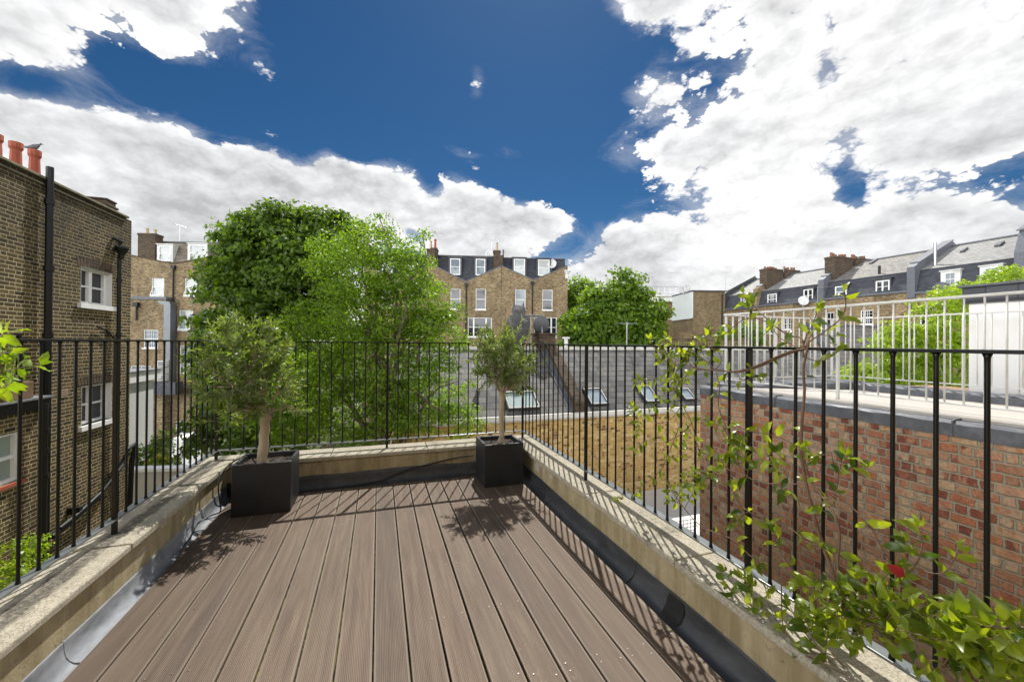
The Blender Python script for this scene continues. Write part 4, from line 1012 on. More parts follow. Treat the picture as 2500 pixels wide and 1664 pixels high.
def aerial(name, label, p, h, n, L, ang, cat='aerial', group='television aerials on the roofs'):
    t = thing(name, label, cat, p, group=group); MB().tube([(0, 0, 0), (0, 0, h)], .022, 5).build('mast', STEEL, t)
    m = MB(); c, s_ = math.cos(ang), math.sin(ang); m.tube([(-c * L * .4, -s_ * L * .4, h - .05), (c * L * .6, s_ * L * .6, h - .05)], .014, 4)
    for k in range(n):
        q = -L * .4 + L * k / (n - 1); w = .20 + .16 * (1 - k / n); m.tube([(c * q + s_ * w, s_ * q - c * w, h - .05), (c * q - s_ * w, s_ * q + c * w, h - .05)], .010, 4)
    m.build('antenna', STEEL, t); return t
def dish(name, label, p, r, face, mt, group='satellite dishes'):
    t = thing(name, label, 'satellite dish', p, group=group); f = Vector(face).normalized(); m = MB(); a = f.cross(Vector((0, 0, 1))).normalized(); b = a.cross(f); n = 20; vs = [tuple(f * -.02)]
    for q in (.35, .7, 1.0): vs += [tuple((a * math.cos(2 * math.pi * k / n) + b * math.sin(2 * math.pi * k / n) * 1.08) * r * q + f * (r * .22 * q * q)) for k in range(n)]
    fs = [(0, 1 + k, 1 + (k + 1) % n) for k in range(n)] + [(1 + i * n + k, 1 + (i + 1) * n + k, 1 + (i + 1) * n + (k + 1) % n, 1 + i * n + (k + 1) % n) for i in range(2) for k in range(n)]
    o = m.add(vs, fs).build('reflector', mt, t, smooth=True); so2 = o.modifiers.new('thick', 'SOLIDIFY'); so2.thickness = .02
    MB().tube([tuple(f * -.03 + Vector((0, 0, -r * .2))), tuple(f * -.12 + Vector((0, 0, -r * .5))), tuple(f * -.12 + Vector((0, 0, -r * 1.25)))], .025, 6).build('bracket', STEEL, t)
    MB().tube([tuple(b * -r * .9 + f * .1), tuple(f * r * .9 + b * -r * .35)], .014, 5).build('arm', STEEL, t); return t
def hdir(deg):                                     # a horizontal direction turned from the view's right-hand side
    r = Vector((math.cos(YAW), -math.sin(YAW), 0)); f = Vector((math.sin(YAW), math.cos(YAW), 0)); return r * math.cos(rad(deg)) + f * math.sin(rad(deg))

# ------------------------------------------------------------------ the butterfly-roofed row straight ahead
def butterfly(name, label, o, dirv, pl, valley, pr, roof_v, dorms, wins, slate, brick, group, pipe_u, zb=GZ, glass=None, left_pipe=False, depth=9., coping=LEAD_GREY, dstyle='sash', cheek=None):
    h = House(name, label, o, dirv, group=group)
    xl, zl = h.at(*pl); xv, zv = h.at(*valley); xr, zr = h.at(*pr)
    W_ = [(h.rect(*w[0]), w[1], w[2]) for w in wins]
    m = MB(); h.wall(m, xl, xr, zb, zv, [w[0] for w in W_])
    m.quad((xl, 0, zv), (xv, 0, zv), (xl, 0, zl)); m.quad((xv, 0, zv), (xr, 0, zv), (xr, 0, zr))
    m.quad((xl, .3, zv), (xl, .3, zl), (xv, .3, zv)); m.quad((xv, .3, zv), (xr, .3, zr), (xr, .3, zv))
    m.quad((xl, 0, zb), (xl, 0, zl), (xl, depth, zl), (xl, depth, zb)); m.quad((xr, 0, zb), (xr, depth, zb), (xr, depth, zr), (xr, 0, zr)); m.quad((xl, depth, zb), (xl, depth, zl), (xr, depth, zl), (xr, depth, zb))
    h.part(m, 'wall', brick)
    m = MB()
    for (a, za, b, zb2) in ((xl, zl, xv, zv), (xv, zv, xr, zr)): m.prism([(a, -.05, za), (b, -.05, zb2), (b, -.05, zb2 + .10), (a, -.05, za + .10)], (0, .36, 0))
    h.part(m, 'parapet_coping', coping)
    zt = h.z((pl[0] + pr[0]) / 2, roof_v, 1.2); m = MB()
    m.quad((xl + .05, .35, zv - .3), (xr - .05, .35, zv - .3), (xr - .05, 1.3, zt), (xl + .05, 1.3, zt)); m.quad((xl + .05, 1.3, zt), (xr - .05, 1.3, zt), (xr - .05, depth, zt + .1), (xl + .05, depth, zt + .1))
    m.quad((xl + .05, .35, zv - .3), (xl + .05, 1.3, zt), (xl + .05, depth, zt + .1), (xl + .05, depth, zv - .3)); m.quad((xr - .05, .35, zv - .3), (xr - .05, depth, zv - .3), (xr - .05, depth, zt + .1), (xr - .05, 1.3, zt))
    h.part(m, 'roof', slate)
    h.part(MB().box(xl + .05, xr - .05, 1.18, 1.34, zt - .02, zt + .10), 'roof_edge', LEAD_DARK)
    for d_, st, gl in dorms:
        h.dormer(h.rect(*d_, .45), .45, 2.2, st, gl, cheek)
    for r, st, gl in W_:
        h.window(r, st, 0., gl)
        mm = MB(); n = max(6, int((r[1] - r[0]) / .085))
        for k in range(n): xx = r[0] - .08 + (r[1] - r[0] + .16) * k / n; mm.box(xx + .008, xx + (r[1] - r[0] + .16) / n - .008, -.006, .02, r[3] + .005, r[3] + .24)
        h.part(mm, 'brick_arch', BRICK_DARK if brick is BRICK_BROWN else brick)
    if pipe_u: xx = h.x(pipe_u); h.pipe([(xx, -.12, zv - .15), (xx, -.12, -3.)], .07); h.part(MB().box(xx - .16, xx + .16, -.24, -.004, zv - .45, zv - .12), 'rain_hopper', BLACK_IRON)
    return h, (xl, zl, xv, zv, xr, zr, zt)
cd = hdir(4.0); CO = deep(1224, 832, 41.)
CURT = GLASS_CURTAIN
hA, gA = butterfly('butterfly_house', 'brick house straight ahead with two dormers in dark slate behind a V shaped parapet', (CO.x, CO.y), cd, (1058.8, 648.6), (1137.5, 688.), (1223.8, 650.), 626,
    [((1099, 631, 1123.5, 671), 'sash', GLASS_BLUE), ((1161.5, 632, 1184.5, 672), 'sash', GLASS_BLUE)],
    [((1100, 705, 1124, 754.5), 'sash', None), ((1161.5, 705, 1186, 755.5), 'sash', None), ((1142.5, 775, 1200.5, 822), 'wide3', None)], SLATE_DARK, BRICK_BUFF, 'butterfly roofed brick houses', 1137.5)
hB, gB = butterfly('butterfly_house', 'end of row brick house with white stucco corner scroll and two lead dormers', (CO.x, CO.y), cd, (1224.6, 650.), (1301.9, 684.), (1386, 651.), 632,
    [((1254.5, 632, 1281.5, 673), 'sash', CURT), ((1314, 634, 1341.5, 673), 'sash', CURT)],
    [((1258, 706.5, 1283, 756), 'sash', GLASS_BLUE), ((1324, 707, 1349, 756.5), 'sash', None), ((1304.6, 774.5, 1359, 823), 'wide3', None)], SLATE_DARK, BRICK_BUFF, 'butterfly roofed brick houses', 1299)
# party stacks, scroll cornice, pier
x_, z_ = hA.at(1223, 655); hA.chimney(x_ - .75, x_ - .05, .5, 2.4, z_ - .6, hA.z(1218, 608), [(x_ - .4, 1.0, .9, BUFF_CLAY)], BRICK_DARK)
hA.part(MB().box(x_ - .05, x_ + .30, .1, 3., z_ - .6, hA.z(1222, 622)), 'party_wall', BRICK_DARK)
hA.pipe([(hA.x(1227), -.1, hA.z(1227, 648)), (hA.x(1227), -.1, hA.z(1227, 610))], .06)
x_ = hA.x(1061); hA.chimney(x_ - .45, x_ + .15, .3, 1.4, hA.z(1060, 650), hA.z(1060, 603), [(x_ - .1, .8, 1.0)], BRICK_DARK, ph=1.)
x0_, x1_ = hB.x(1376), hB.x(1391); zc0, zc1 = hB.z(1384, 681), hB.z(1384, 661)
m = MB(); m.box(x0_ + .12, x1_ - .28, -.30, .5, zc0, zc0 + .55); m.box(x0_ + .04, x1_ - .14, -.40, .6, zc0 + .551, zc0 + .72); m.box(x0_, x1_, -.52, .7, zc0 + .721, zc1)
hB.part(m, 'corner_scroll', WHITE_OLD, bevel=.02)
m = MB(); xx = hB.x(1365); m.prism([(xx - .6, .4, hB.z(1360, 664)), (xx + .9, .4, hB.z(1385, 651)), (xx + .9, .4, hB.z(1376, 646)), (xx + .1, .4, hB.z(1366, 648))], (0, 1.6, 0)); hB.part(m, 'party_wall', BRICK_DARK)
hB.part(MB().box(hB.x(1243), hB.x(1295), -2.6, -.004, GZ, hB.z(1270, 772, -1.3)), 'rear_wing', BRICK_BUFF)
hC = dup(hA.t, hA.t.location - cd * (gA[4] - gA[0]) + Vector((0, 0, 0)), label='dark brick house half hidden behind the leafy tree left of the dormer houses')

# ------------------------------------------------------------------ the taller brick house on the left
ld = hdir(3.0); LO = deep(424, 832, 36.)
hL, gL = butterfly('butterfly_house', 'tall brown brick house with brown tiled mansard and white dormers behind the left railing', (LO.x, LO.y), ld, (318, 624), (424, 645.), (541, 622.), 592,
    [((387, 600, 417, 638), 'open', CURT), ((462, 598, 502, 637), 'open', CURT)],
    [((369.5, 678.5, 400.5, 722), 'open', CURT), ((451, 679, 481, 722), 'open', CURT), ((437, 757, 471, 805), 'open', CURT), ((438.5, 843, 463, 909), 'sash', CURT), ((428, 1028, 463, 1057), 'sash', None), ((330, 1010, 360, 1050), 'sash', None)],
    TILE_BROWN, BRICK_BUFF, 'butterfly roofed brick houses', 424, zb=-9., coping=BRICK_DARK, cheek=WHITE_OLD)
x_ = hL.x(350); hL.chimney(x_ - .9, x_ + .6, .4, 1.3, hL.z(340, 635), hL.z(350, 566), [(x_ - .45, .85, .55, BUFF_CLAY), (x_ + .25, .85, .45, BUFF_CLAY)], BRICK_DARK)
m = MB(); m.prism([(x_ + .6, .5, hL.z(370, 632)), (x_ + 3.1, .5, hL.z(430, 600)), (x_ + 3.0, .5, hL.z(430, 596)), (x_ + .6, .5, hL.z(390, 582))], (0, .35, 0)); 
x2_ = hL.x(546); hL.chimney(x2_ - .75, x2_ + .6, .2, 1.3, hL.z(545, 640), hL.z(545, 568), [(x2_ - .2, .7, .85), (x2_ + .2, .7, .5, BUFF_CLAY)], BRICK_DARK)
# rear wings, duct and drains of that house
yw = -.7; r = hL.rect(300, 730, 405, 1100, yw)
w_ = hL.rect(350, 805, 386, 849, yw); w2_ = hL.rect(318, 893, 368, 918, yw); m = MB(); hL.wall(m, hL.x(296, 800, yw), hL.x(404, 800, yw), -9., hL.z(370, 731, yw), [w_, w2_], yw)
xr_ = hL.x(404, 800, yw); m.quad((xr_, yw, -9.), (xr_, -.003, -9.), (xr_, -.003, hL.z(370, 731, yw)), (xr_, yw, hL.z(370, 731, yw))); hL.part(m, 'rear_wing', BRICK_BUFF)
hL.window(w_, 'sash32', yw, GLASS_BLUE); hL.window(w2_, 'sash22', yw, GLASS_BLUE)
hL.part(MB().box(hL.x(296, 800, yw) - .1, xr_ + .12, yw - .1, -.004, hL.z(370, 731, yw), hL.z(370, 724, yw)), 'wing_roof', LEAD_GREY)
xx = hL.x(336, 760, yw); hL.pipe([(xx, yw - .12, hL.z(336, 742, yw)), (xx, yw - .12, hL.z(336, 782, yw))], .07); hL.part(MB().box(xx - .2, xx + .2, yw - .3, yw - .004, hL.z(336, 748, yw), hL.z(336, 738, yw)), 'rain_hopper', BLACK_IRON)
yd = -.42; xa, xb = hL.x(407, 800, yd), hL.x(423, 800, yd); m = MB().box(xa, xb, yd - .35, yd + .35, hL.z(415, 930, yd), hL.z(415, 746, yd))
for vv in (770, 800, 830, 860, 890): zz = hL.z(415, vv, yd); m.box(xa - .03, xb + .03, yd - .38, yd + .38, zz - .04, zz + .04)
m.prism([(xa, yd - .35, hL.z(415, 746, yd)), (xb, yd - .35, hL.z(415, 746, yd)), (xb - .1, yd - .35, hL.z(415, 737, yd)), (xa - .5, yd - .35, hL.z(415, 735, yd)), (xa - .5, yd - .35, hL.z(415, 741, yd))], (0, .7, 0)); hL.part(m, 'extract_duct', DUCT)
y2 = -.5; m = MB(); x0_, x1_ = hL.x(464, 800, y2), hL.x(545, 800, y2); m.box(x0_, x1_, y2, -.004, -9., hL.z(490, 775, y2)); hL.part(m, 'rear_wing', BRICK_BROWN); hL.part(MB().box(x0_ - .08, x1_ + .08, y2 - .08, -.005, hL.z(490, 775, y2) + .001, hL.z(490, 771, y2)), 'wing_roof', LEAD_GREY)
for k, vv in enumerate((888, 905, 922)):
    yk = yw - .45; x0_, x1_ = hL.x(384, 900, yk), hL.x(404, 900, yk); zz = hL.z(394, vv + 7, yk)
    m = MB().box(x0_, x1_, yk, yw - .02, zz, zz + .52); m.lathe([(.19, 0), (.19, .02)], (0, 0, 0), 14) if False else None
    o_ = hL.part(m, 'condenser_unit', WHITE_OLD, bevel=.02); hL.part(MB().box(x0_ + .06, x1_ - .22, yk - .012, yk - .002, zz + .06, zz + .46), 'fan_grille', DUCT, o_)
hL.part(MB().box(hL.x(382), hL.x(470), -1.9, -1.05, hL.z(420, 962, -1.5), hL.z(420, 932, -1.5)), 'lean_to_roof', SLATE_DARK)

# ------------------------------------------------------------------ the smoky brick house close on the left
bd_ = (math.sin(rad(1.6)), math.cos(rad(1.6))); BO = deep(318, 832, 10.5)
hN = House('brick_house', 'close smoky brick house on the left with two white windows and black soil pipes', (BO.x, BO.y), bd_, base=-7.6)
W1, W2 = hN.rect(197, 659, 273, 744), hN.rect(199, 938, 272, 1030)
zt0 = hN.z(314, 536); zt1 = zt0 + .0
m = MB(); hN.wall(m, -9., 0., -7.6, zt0, [W1, W2], 0., .22)
m.quad((0, 0, -7.6), (0, 4.5, -7.6), (0, 4.5, zt0), (0, 0, zt0)); m.quad((-9, 4.5, -7.6), (-9, 4.5, zt0), (0, 4.5, zt0), (0, 4.5, -7.6)); m.quad((-9, .02, zt0), (0, .02, zt0), (0, 4.5, zt0), (-9, 4.5, zt0)); m.quad((-9, 0, -7.6), (-9, 0, zt0), (-9, 4.5, zt0), (-9, 4.5, -7.6))
hN.part(m, 'wall', BRICK_BROWN)
m = MB().box(-9., -.28, -.03, .3, zt0 - .105, zt0 - .07); m.box(-9., -.22, -.07, .32, zt0 + .001, zt0 + .055); hN.part(m, 'coping', m_plain('mossy_stone', (.20, .185, .12), .9, var=.3, scale=9., grime=(.07, .065, .04)), bevel=.012)
m = MB().box(-.36, .0, .33, 4.4, zt0 - .2, zt0 + .40); m.box(-.41, .05, .29, 4.45, zt0 + .25, zt0 + .31); m.box(-.38, .02, .31, 4.42, zt0 + .401, zt0 + .45); hN.part(m, 'parapet_stub', BRICK_DARK, bevel=.02)
for r_ in (W1, W2):
    f = hN.window(r_, 'casement', .12, None, False, .05, name='window', dep=.06)
    a, b, c, e = r_
    hN.part(MB().box(a - .10, b + .05, -.07, .13, c - .11, c), 'sill', WHITE_PAINT, f)
    m = MB(); m.quad((b - .001, .0, c), (b - .001, .22, c), (b - .001, .22, e), (b - .001, 0, e)); m.box(b - .004, b + .0, -.004, .22, c, e); m.box(a, a + .004, -.004, .22, c, e); m.box(a + .004, b - .004, -.004, .22, e - .004, e); hN.part(m, 'reveal', WHITE_PAINT, f)
    m = MB(); n = 13
    for k in range(n):
        t0 = (k - (n - 1) / 2) / n; xx = (a + b) / 2 + t0 * (b - a + .2); ww = (b - a + .2) / n * .42; dz = .07 * (1 - (2 * t0) ** 2)
        m.prism([(xx - ww, -.006, e + .002 + dz * .0), (xx + ww, -.006, e + .002), (xx + ww + t0 * .10, -.006, e + .17 + dz), (xx - ww + t0 * .10, -.006, e + .17 + dz)], (0, .03, 0))
    hN.part(m, 'brick_arch', BRICK_DARK)
x_ = hN.x(118, 600, -.09); coll = [(x_, -.10, hN.z(118, v, -.1)) for v in (492, 655, 818)]
hN.pipe([(x_, -.10, hN.z(118, 406, -.1)), (x_, -.10, -1.0), (x_ + .0, -.10, -2.3), (x_, -.12, -6.5)], .058, name='soil_pipe', collars=coll)
x_ = hN.x(291, 700, -.09); zt_ = hN.z(291, 622, -.1)
hN.pipe([(x_, -.09, zt_), (x_, -.09, -6.5)], .042, name='drainpipe', collars=[(x_, -.09, hN.z(291, v, -.1)) for v in (685, 818, 960)])
hN.part(MB().lathe([(.05, zt_ - .10), (.07, zt_), (.16, zt_ + .16), (.16, zt_ + .20), (.10, zt_ + .20)], (x_, -.13, 0), 10, 1., .8), 'rain_hopper', BLACK_IRON)
hN.part(MB().tube([(x_ - .05, -.08, zt_ + .25), (x_ - .02, -.14, zt_ + .32), (x_ - .12, -.02, zt_ + .40)], .05, 6), 'outlet_spout', BLACK_IRON)
p = [hN.at(u, v, -.06) for u, v in ((237, 797), (258, 805), (278, 825), (288, 828))]
hN.part(MB().tube([(a, -.06, z) for a, z in p], .022, 6), 'waste_pipe', BLACK_IRON)
p = [hN.at(u, v, -.1) for u, v in ((310, 1105), (285, 1150), (235, 1215), (170, 1275), (125, 1310))]
hN.part(MB().tube([(a, -.12, z) for a, z in p], .05, 8), 'waste_pipe', BLACK_IRON); hN.part(MB().tube([(a + .05, -.2, z + .14) for a, z in p[1:]], .035, 8), 'waste_pipe', BLACK_IRON)
hN.part(MB().tube([(p[0][0] - .1, -.15, p[0][1] + .1), (p[0][0] + .15, -.2, p[0][1] + .2), (p[0][0] + .1, -.15, p[0][1] - .3), (p[0][0] - .1, -.15, -6.)], .055, 8), 'waste_pipe', BLACK_IRON)
m = MB(); a, z = hN.at(157, 960)
for i in range(5):
    for j in range(5): m.box(a - .09 + i * .038, a - .065 + i * .038, -.012, -.001, z - .08 + j * .036, z - .057 + j * .036)
hN.part(m, 'air_brick', BUFF_CLAY)
m = MB().box(hN.x(168), hN.x(176), -.22, -.003, hN.z(172, 1252), hN.z(172, 1236)); hN.part(m, 'vent_stub', BLACK_IRON)
# stack behind the parapet with tall red pots
sx = [hN.x(u, 420, 1.3) for u in (-12, 38, 84)]
c_ = hN.chimney(sx[0] - 2.4, sx[2] + .35, .95, 1.65, zt0 - .4, zt0 + .32, [(xx, 1.3, .78 + .05 * i) for i, xx in enumerate(sx)] + [(sx[0] - .62, 1.3, .6), (sx[0] - 1.3, 1.3, .65)], BRICK_DARK, ph=.7, pr=.108)
pz = zt0 + .32 + .88

# pigeon on the last pot
def pigeon(loc, rz):
    t = thing('pigeon', 'grey pigeon perched on the end red chimney pot', 'pigeon', loc, rz); me = bpy.data.meshes.new('body')
    J = [(-.16, 0, .035, .010, .022), (-.10, 0, .045, .028, .03), (-.03, 0, .075, .055, .058), (.04, 0, .10, .052, .06), (.075, 0, .14, .03, .034), (.085, 0, .175, .026, .027), (.112, 0, .178, .011, .011), (.132, 0, .172, .004, .004)]
    n = 10; vs = []; 
    for (x, y, z, ry, rz_) in J:
        for k in range(n): a = 2 * math.pi * k / n; vs.append((x, y + ry * math.cos(a), z + rz_ * math.sin(a)))
    fs = [(i * n + k, i * n + (k + 1) % n, (i + 1) * n + (k + 1) % n, (i + 1) * n + k) for i in range(len(J) - 1) for k in range(n)] + [tuple(range(n))[::-1], tuple(range((len(J) - 1) * n, len(J) * n))]
    m = MB().add(vs, fs)
    for s_ in (-1, 1): m.tube([(.01, .022 * s_, .04), (.015, .022 * s_, 0)], .005, 5)
    m.build('body', m_plain('pigeon_grey', (.16, .165, .19), .7, var=.3, scale=30.), t, smooth=True)
pp = hN.o + hN.d * sx[2] + hN.n * 1.3
pigeon((pp.x, pp.y, pz), rad(20))
# low wing with a roof terrace
yl = -.32; hW = House('low_brick_wing', 'low brick wing with wide window and black fascia below a small roof terrace', (BO.x - hN.d.x * 3.35 + .0, BO.y - hN.d.y * 3.35), bd_, cat='building', base=-7.6)
hW.o = hW.o - hW.n * .34; hW.t.location = (hW.o.x, hW.o.y, -7.6)
xe = hW.x(94, 1000); ww_ = hW.rect(-90, 1068, 51, 1195); ztw = hW.z(60, 1004)
m = MB(); hW.wall(m, xe - 5., xe, -7.6, ztw, [ww_], 0., .1); m.quad((xe, 0, -7.6), (xe, .36, -7.6), (xe, .36, ztw), (xe, 0, ztw)); hW.part(m, 'wall', BRICK_BROWN)
hW.part(MB().box(xe - 5., xe + .10, -.10, .33, ztw + .001, ztw + .20), 'fascia', BLACK_IRON); hW.part(MB().box(xe - 5., xe + .12, -.16, .34, ztw + .202, ztw + .235), 'roof_edge', LEAD_LIT)
f = hW.window(ww_, 'none', 0., GLASS_FROST, False, .05); hW.part(MB().box(ww_[0], ww_[1] + .05, -.05, .03, ww_[2] - .06, ww_[2] - .002), 'sill', TERRACOTTA, f)
xx = hW.x(112, 1000, -.15); hW.pipe([(xx, -.13, ztw + .1), (xx, -.13, -6.5)], .05, collars=[(xx, -.13, hW.z(112, v, -.13)) for v in (1050, 1100, 1160)])
tz = ztw + .24; fr_ = thing('terrace_fence', 'small timber fence with black posts on the low wing roof terrace', 'fence', tuple(hW.o + hW.d * (xe - 2.2) + hW.n * .05) [:2] + (tz,), math.atan2(bd_[1], bd_[0]))
m = MB()
for k in range(9): m.box(.0 + k * .2, .19 + k * .2, .14, .17, 0.05, .95)
m.build('slat_panel', FENCE_WOOD, fr_)
for k in range(4): MB().box(.05 + k * .62, .10 + k * .62, .03, .08, 0, 1.12).build('post', BLACK_IRON, fr_)
MB().box(0., 2.0, .03, .08, 1.121, 1.15).build('top_rail', BLACK_IRON, fr_)
tb_ = hW.o + hW.d * (xe - .55) + hW.n * .12
tp = thing('potted_shrub', 'small green shrub in a timber trough on the low wing roof terrace', 'shrub', (tb_.x, tb_.y, tz)); MB().box(-.22, .22, -.3, .3, 0, .3).build('trough', FENCE_WOOD, tp, bevel=.01)
foliage('foliage', [(0, 0, .6, .24, .34, .32)], 70, 16, .08, .05, LEAF_FRESH, tp, 41)

# ------------------------------------------------------------------ gardens below on the left
gw = House('garden_building', 'white painted brick outbuilding with flat parapet between the brown houses', (-11.4, 17.), (0, 1), cat='building', base=GZ)
zt_ = gw.z(345, 930); xe = gw.x(374, 1000)
m = MB().box(0., xe, 0., 4., GZ, zt_); gw.part(m, 'wall', m_brick('white_painted_brick', [(.70, .71, .70), (.74, .75, .74)], (.66, .67, .66), bump=.016, grime=.12, grime_col=(.5, .5, .48)))
gw.part(MB().box(-.1, xe + .45, -.14, 4.1, zt_ + .001, zt_ + .50), 'parapet', WHITE_RENDER); gw.part(MB().box(-.1, xe + .52, -.2, 4.15, zt_ + .502, zt_ + .56), 'coping', LEAD_LIT)
rw = House('garden_wall', 'cream rendered garden wall with white coping beneath the yellow flowering shrubs', deep(300, 832, 12.)[:2], hdir(6.), cat='wall', base=GZ)
zt_ = rw.z(380, 1150); rw.part(MB().box(-1., rw.x(540), 0, .25, GZ, zt_), 'wall', m_plain('cream_render', (.52, .50, .44), .85, var=.08, scale=1.2, grime=(.40, .38, .33))); rw.part(MB().box(-1., rw.x(540) + .05, -.05, .3, zt_ + .001, zt_ + .09), 'coping', WHITE_RENDER)
def shrub(name, label, blobs, base, n, per, sp, L_, mt, seed, group=None, flower=None, ratio=.6):
    t = thing(name, label, 'shrub', base, group=group); b0 = Vector(base); bl = [(b[0] - b0.x, b[1] - b0.y, b[2] - b0.z, *b[3:]) for b in blobs]
    foliage('foliage', bl, n, per, sp, L_, mt, t, seed, ratio); m = MB(); rng = np.random.default_rng(seed)
    for b in bl: limb(m, (0, 0, 0), (b[0], b[1], b[2]), .03, .012, rng, 5, .0, 4)
    m.build('stem', BARK, t)
    if flower: foliage('flowers', [(b[0], b[1], b[2] + b[5] * .25, b[3] * 1.02, b[4] * 1.02, b[5]) for b in bl], n // 2, per // 2, sp, L_ * .8, flower, t, seed + 3, .8, .85)
c = lambda u, v, dd: tuple(deep(u, v, dd))
fb = deep(380, 1160, 12.6)
shrub('garden_shrub', 'leafy green shrub against the white outbuilding', [db_(345, 1118, 30, 32, 12.9), db_(330, 1130, 22, 20, 12.7)], tuple(deep(345, 1160, 12.8)), 150, 16, .09, .07, LEAF_MID, 51, 'shrubs above the garden wall')
shrub('garden_shrub', 'yellow flowering shrub beneath the white outbuilding', [db_(384, 1130, 20, 14, 12.7), db_(370, 1140, 14, 8, 12.6), db_(392, 1122, 10, 10, 12.7)], tuple(deep(384, 1155, 12.7)), 90, 14, .07, .05, LEAF_FRESH, 55, 'shrubs above the garden wall', LEAF_YELLOW)
shrub('garden_shrub', 'pale green shrub right of the yellow flowers', [db_(415, 1132, 22, 13, 12.8)], tuple(deep(415, 1150, 12.8)), 80, 14, .07, .06, LEAF_BRIGHT, 58, 'shrubs above the garden wall')
shrub('clipped_shrub', 'dark round evergreen shrub below the lean-to roof', [db_(395, 1085, 24, 38, 20.)], tuple(deep(395, 1130, 20.)), 160, 20, .10, .08, LEAF_DARK, 61)
shrub('garden_shrub', 'leafy lime green shrub low at the foot of the close brick house', [db_(40, 1370, 50, 45, 6.4), db_(85, 1335, 25, 25, 6.6), db_(20, 1410, 40, 40, 6.0)], tuple(deep(50, 1460, 6.3)), 120, 14, .08, .06, LEAF_BRIGHT, 64)
pc = House('white_porch', 'small white rendered porch with dark opening at the back of the garden', deep(418, 832, 26.)[:2], hdir(2.), cat='porch', base=GZ)
r = pc.rect(418, 1070, 492, 1135); op = pc.rect(438, 1095, 462, 1118); m = MB(); pc.wall(m, r[0], r[1], GZ, r[3], [op], 0., 1.0); m.quad((r[0], 0, r[3]), (r[1], 0, r[3]), (r[1], 3, r[3]), (r[0], 3, r[3])); m.quad((r[0], 0, GZ), (r[0], 0, r[3]), (r[0], 3, r[3]), (r[0], 3, GZ)); pc.part(m, 'wall', WHITE_RENDER); pc.part(MB().quad((op[0], .99, op[2]), (op[1], .99, op[2]), (op[1], .99, op[3]), (op[0], .99, op[3])), 'doorway', BLACK_IRON)

# ------------------------------------------------------------------ the two big trees
md = 19.
tree('maple_tree', 'big dark green maple rising behind the left corner of the railing', tuple(deep(640, 832, md)[:2]) + (GZ,), 10., .30,
     [db_(635, 640, 88, 88, md), db_(700, 625, 110, 76, md + 1), db_(590, 720, 62, 75, md), db_(650, 760, 120, 110, md), db_(745, 700, 100, 110, md + .5), db_(760, 590, 70, 48, md + 1), db_(835, 588, 72, 46, md + 1.5), db_(565, 830, 45, 85, md - .5), db_(610, 900, 100, 120, md - .5), db_(640, 1010, 120, 90, md - 1), db_(555, 960, 45, 95, md - .5), db_(520, 690, 34, 16, md), db_(745, 850, 100, 100, md), db_(530, 1070, 40, 50, md - 1),
      db_(610, 560, 45, 32, md), db_(660, 548, 40, 26, md), db_(560, 650, 30, 30, md), db_(735, 540, 30, 22, md + 1), db_(800, 548, 30, 24, md + 1)],
     950, 105, .66, .20, LEAF_DARK, 71, ratio=.8, inner=.45, limbs=14)
fd = 9.3
tree('flowering_tree', 'fine leafed light green tree in front of the maple filling the middle of the view', tuple(deep(960, 832, fd)[:2]) + (GZ,), 8., .16,
     [db_(900, 590, 62, 55, fd), db_(960, 660, 80, 70, fd), db_(845, 680, 85, 80, fd), db_(1000, 740, 90, 80, fd), db_(880, 790, 110, 95, fd), db_(1040, 700, 32, 26, fd), db_(1075, 760, 45, 35, fd), db_(1060, 830, 70, 80, fd), db_(960, 880, 130, 110, fd), db_(800, 900, 85, 90, fd), db_(720, 800, 45, 38, fd - .6), db_(745, 790, 30, 50, fd - .5), db_(860, 1000, 130, 90, fd), db_(1010, 990, 100, 70, fd), db_(1110, 930, 35, 40, fd), db_(1120, 1030, 45, 35, fd - .3), db_(930, 545, 18, 24, fd), db_(1000, 625, 28, 30, fd), db_(1030, 570, 8, 8, fd), db_(730, 980, 70, 70, fd), db_(790, 620, 40, 40, fd + .3), db_(700, 1040, 60, 40, fd - .5)],
     1450, 46, .25, .068, LEAF_FRESH, 81, ratio=.62, inner=.3, limbs=22)

# ------------------------------------------------------------------ the mews range: stock brick, slates and skylights
MY, ME, MR, MZ = 10.0, -.585, 12.15, 1.17
mw = House('mews_building', 'long mews range of yellow brick and grey slate roof with skylights just beyond the terrace', (1.0, MY), (1, 0), cat='building', base=GZ)
MX1 = 17.0
def on_roof(u, v, lift=0.):
    r_ = ray(u, v); k = (MZ - ME) / (MR - MY + .12); a = ME + lift - k * (MY - .12)
    s_ = (EYE - a) / (k * r_.y - r_.z); return EYEV + r_ * s_
m = MB(); mw.wall(m, -.6, MX1, GZ, ME - .02, ()); m.quad((-.6, 0, GZ), (-.6, 4.2, GZ), (-.6, 4.2, ME), (-.6, 0, ME)); m.quad((-.6, 0, ME - .02), (-.6, 4.3, ME - .02), (-.6, 2.15, MZ - .02)); m.quad((MX1, 0, GZ), (MX1, 0, ME), (MX1, 4.3, ME), (MX1, 4.3, GZ)); m.quad((MX1, 0, ME), (MX1, 2.15, MZ - .02), (MX1, 4.3, ME)); m.quad((-.6, 4.3, GZ), (-.6, 4.3, ME), (MX1, 4.3, ME), (MX1, 4.3, GZ))
mw.part(m, 'wall', BRICK_MEWS)
m = MB(); m.prism([(-.7, -.12, ME), (-.7, 2.15, MZ), (-.7, 2.15, MZ - .06), (-.7, -.12, ME - .06)], (MX1 + .8, 0, 0)); m.prism([(-.7, 2.151, MZ), (-.7, 4.42, ME), (-.7, 4.42, ME - .06), (-.7, 2.151, MZ - .06)], (MX1 + .8, 0, 0)); mw.part(m, 'roof', SLATE_MEWS)
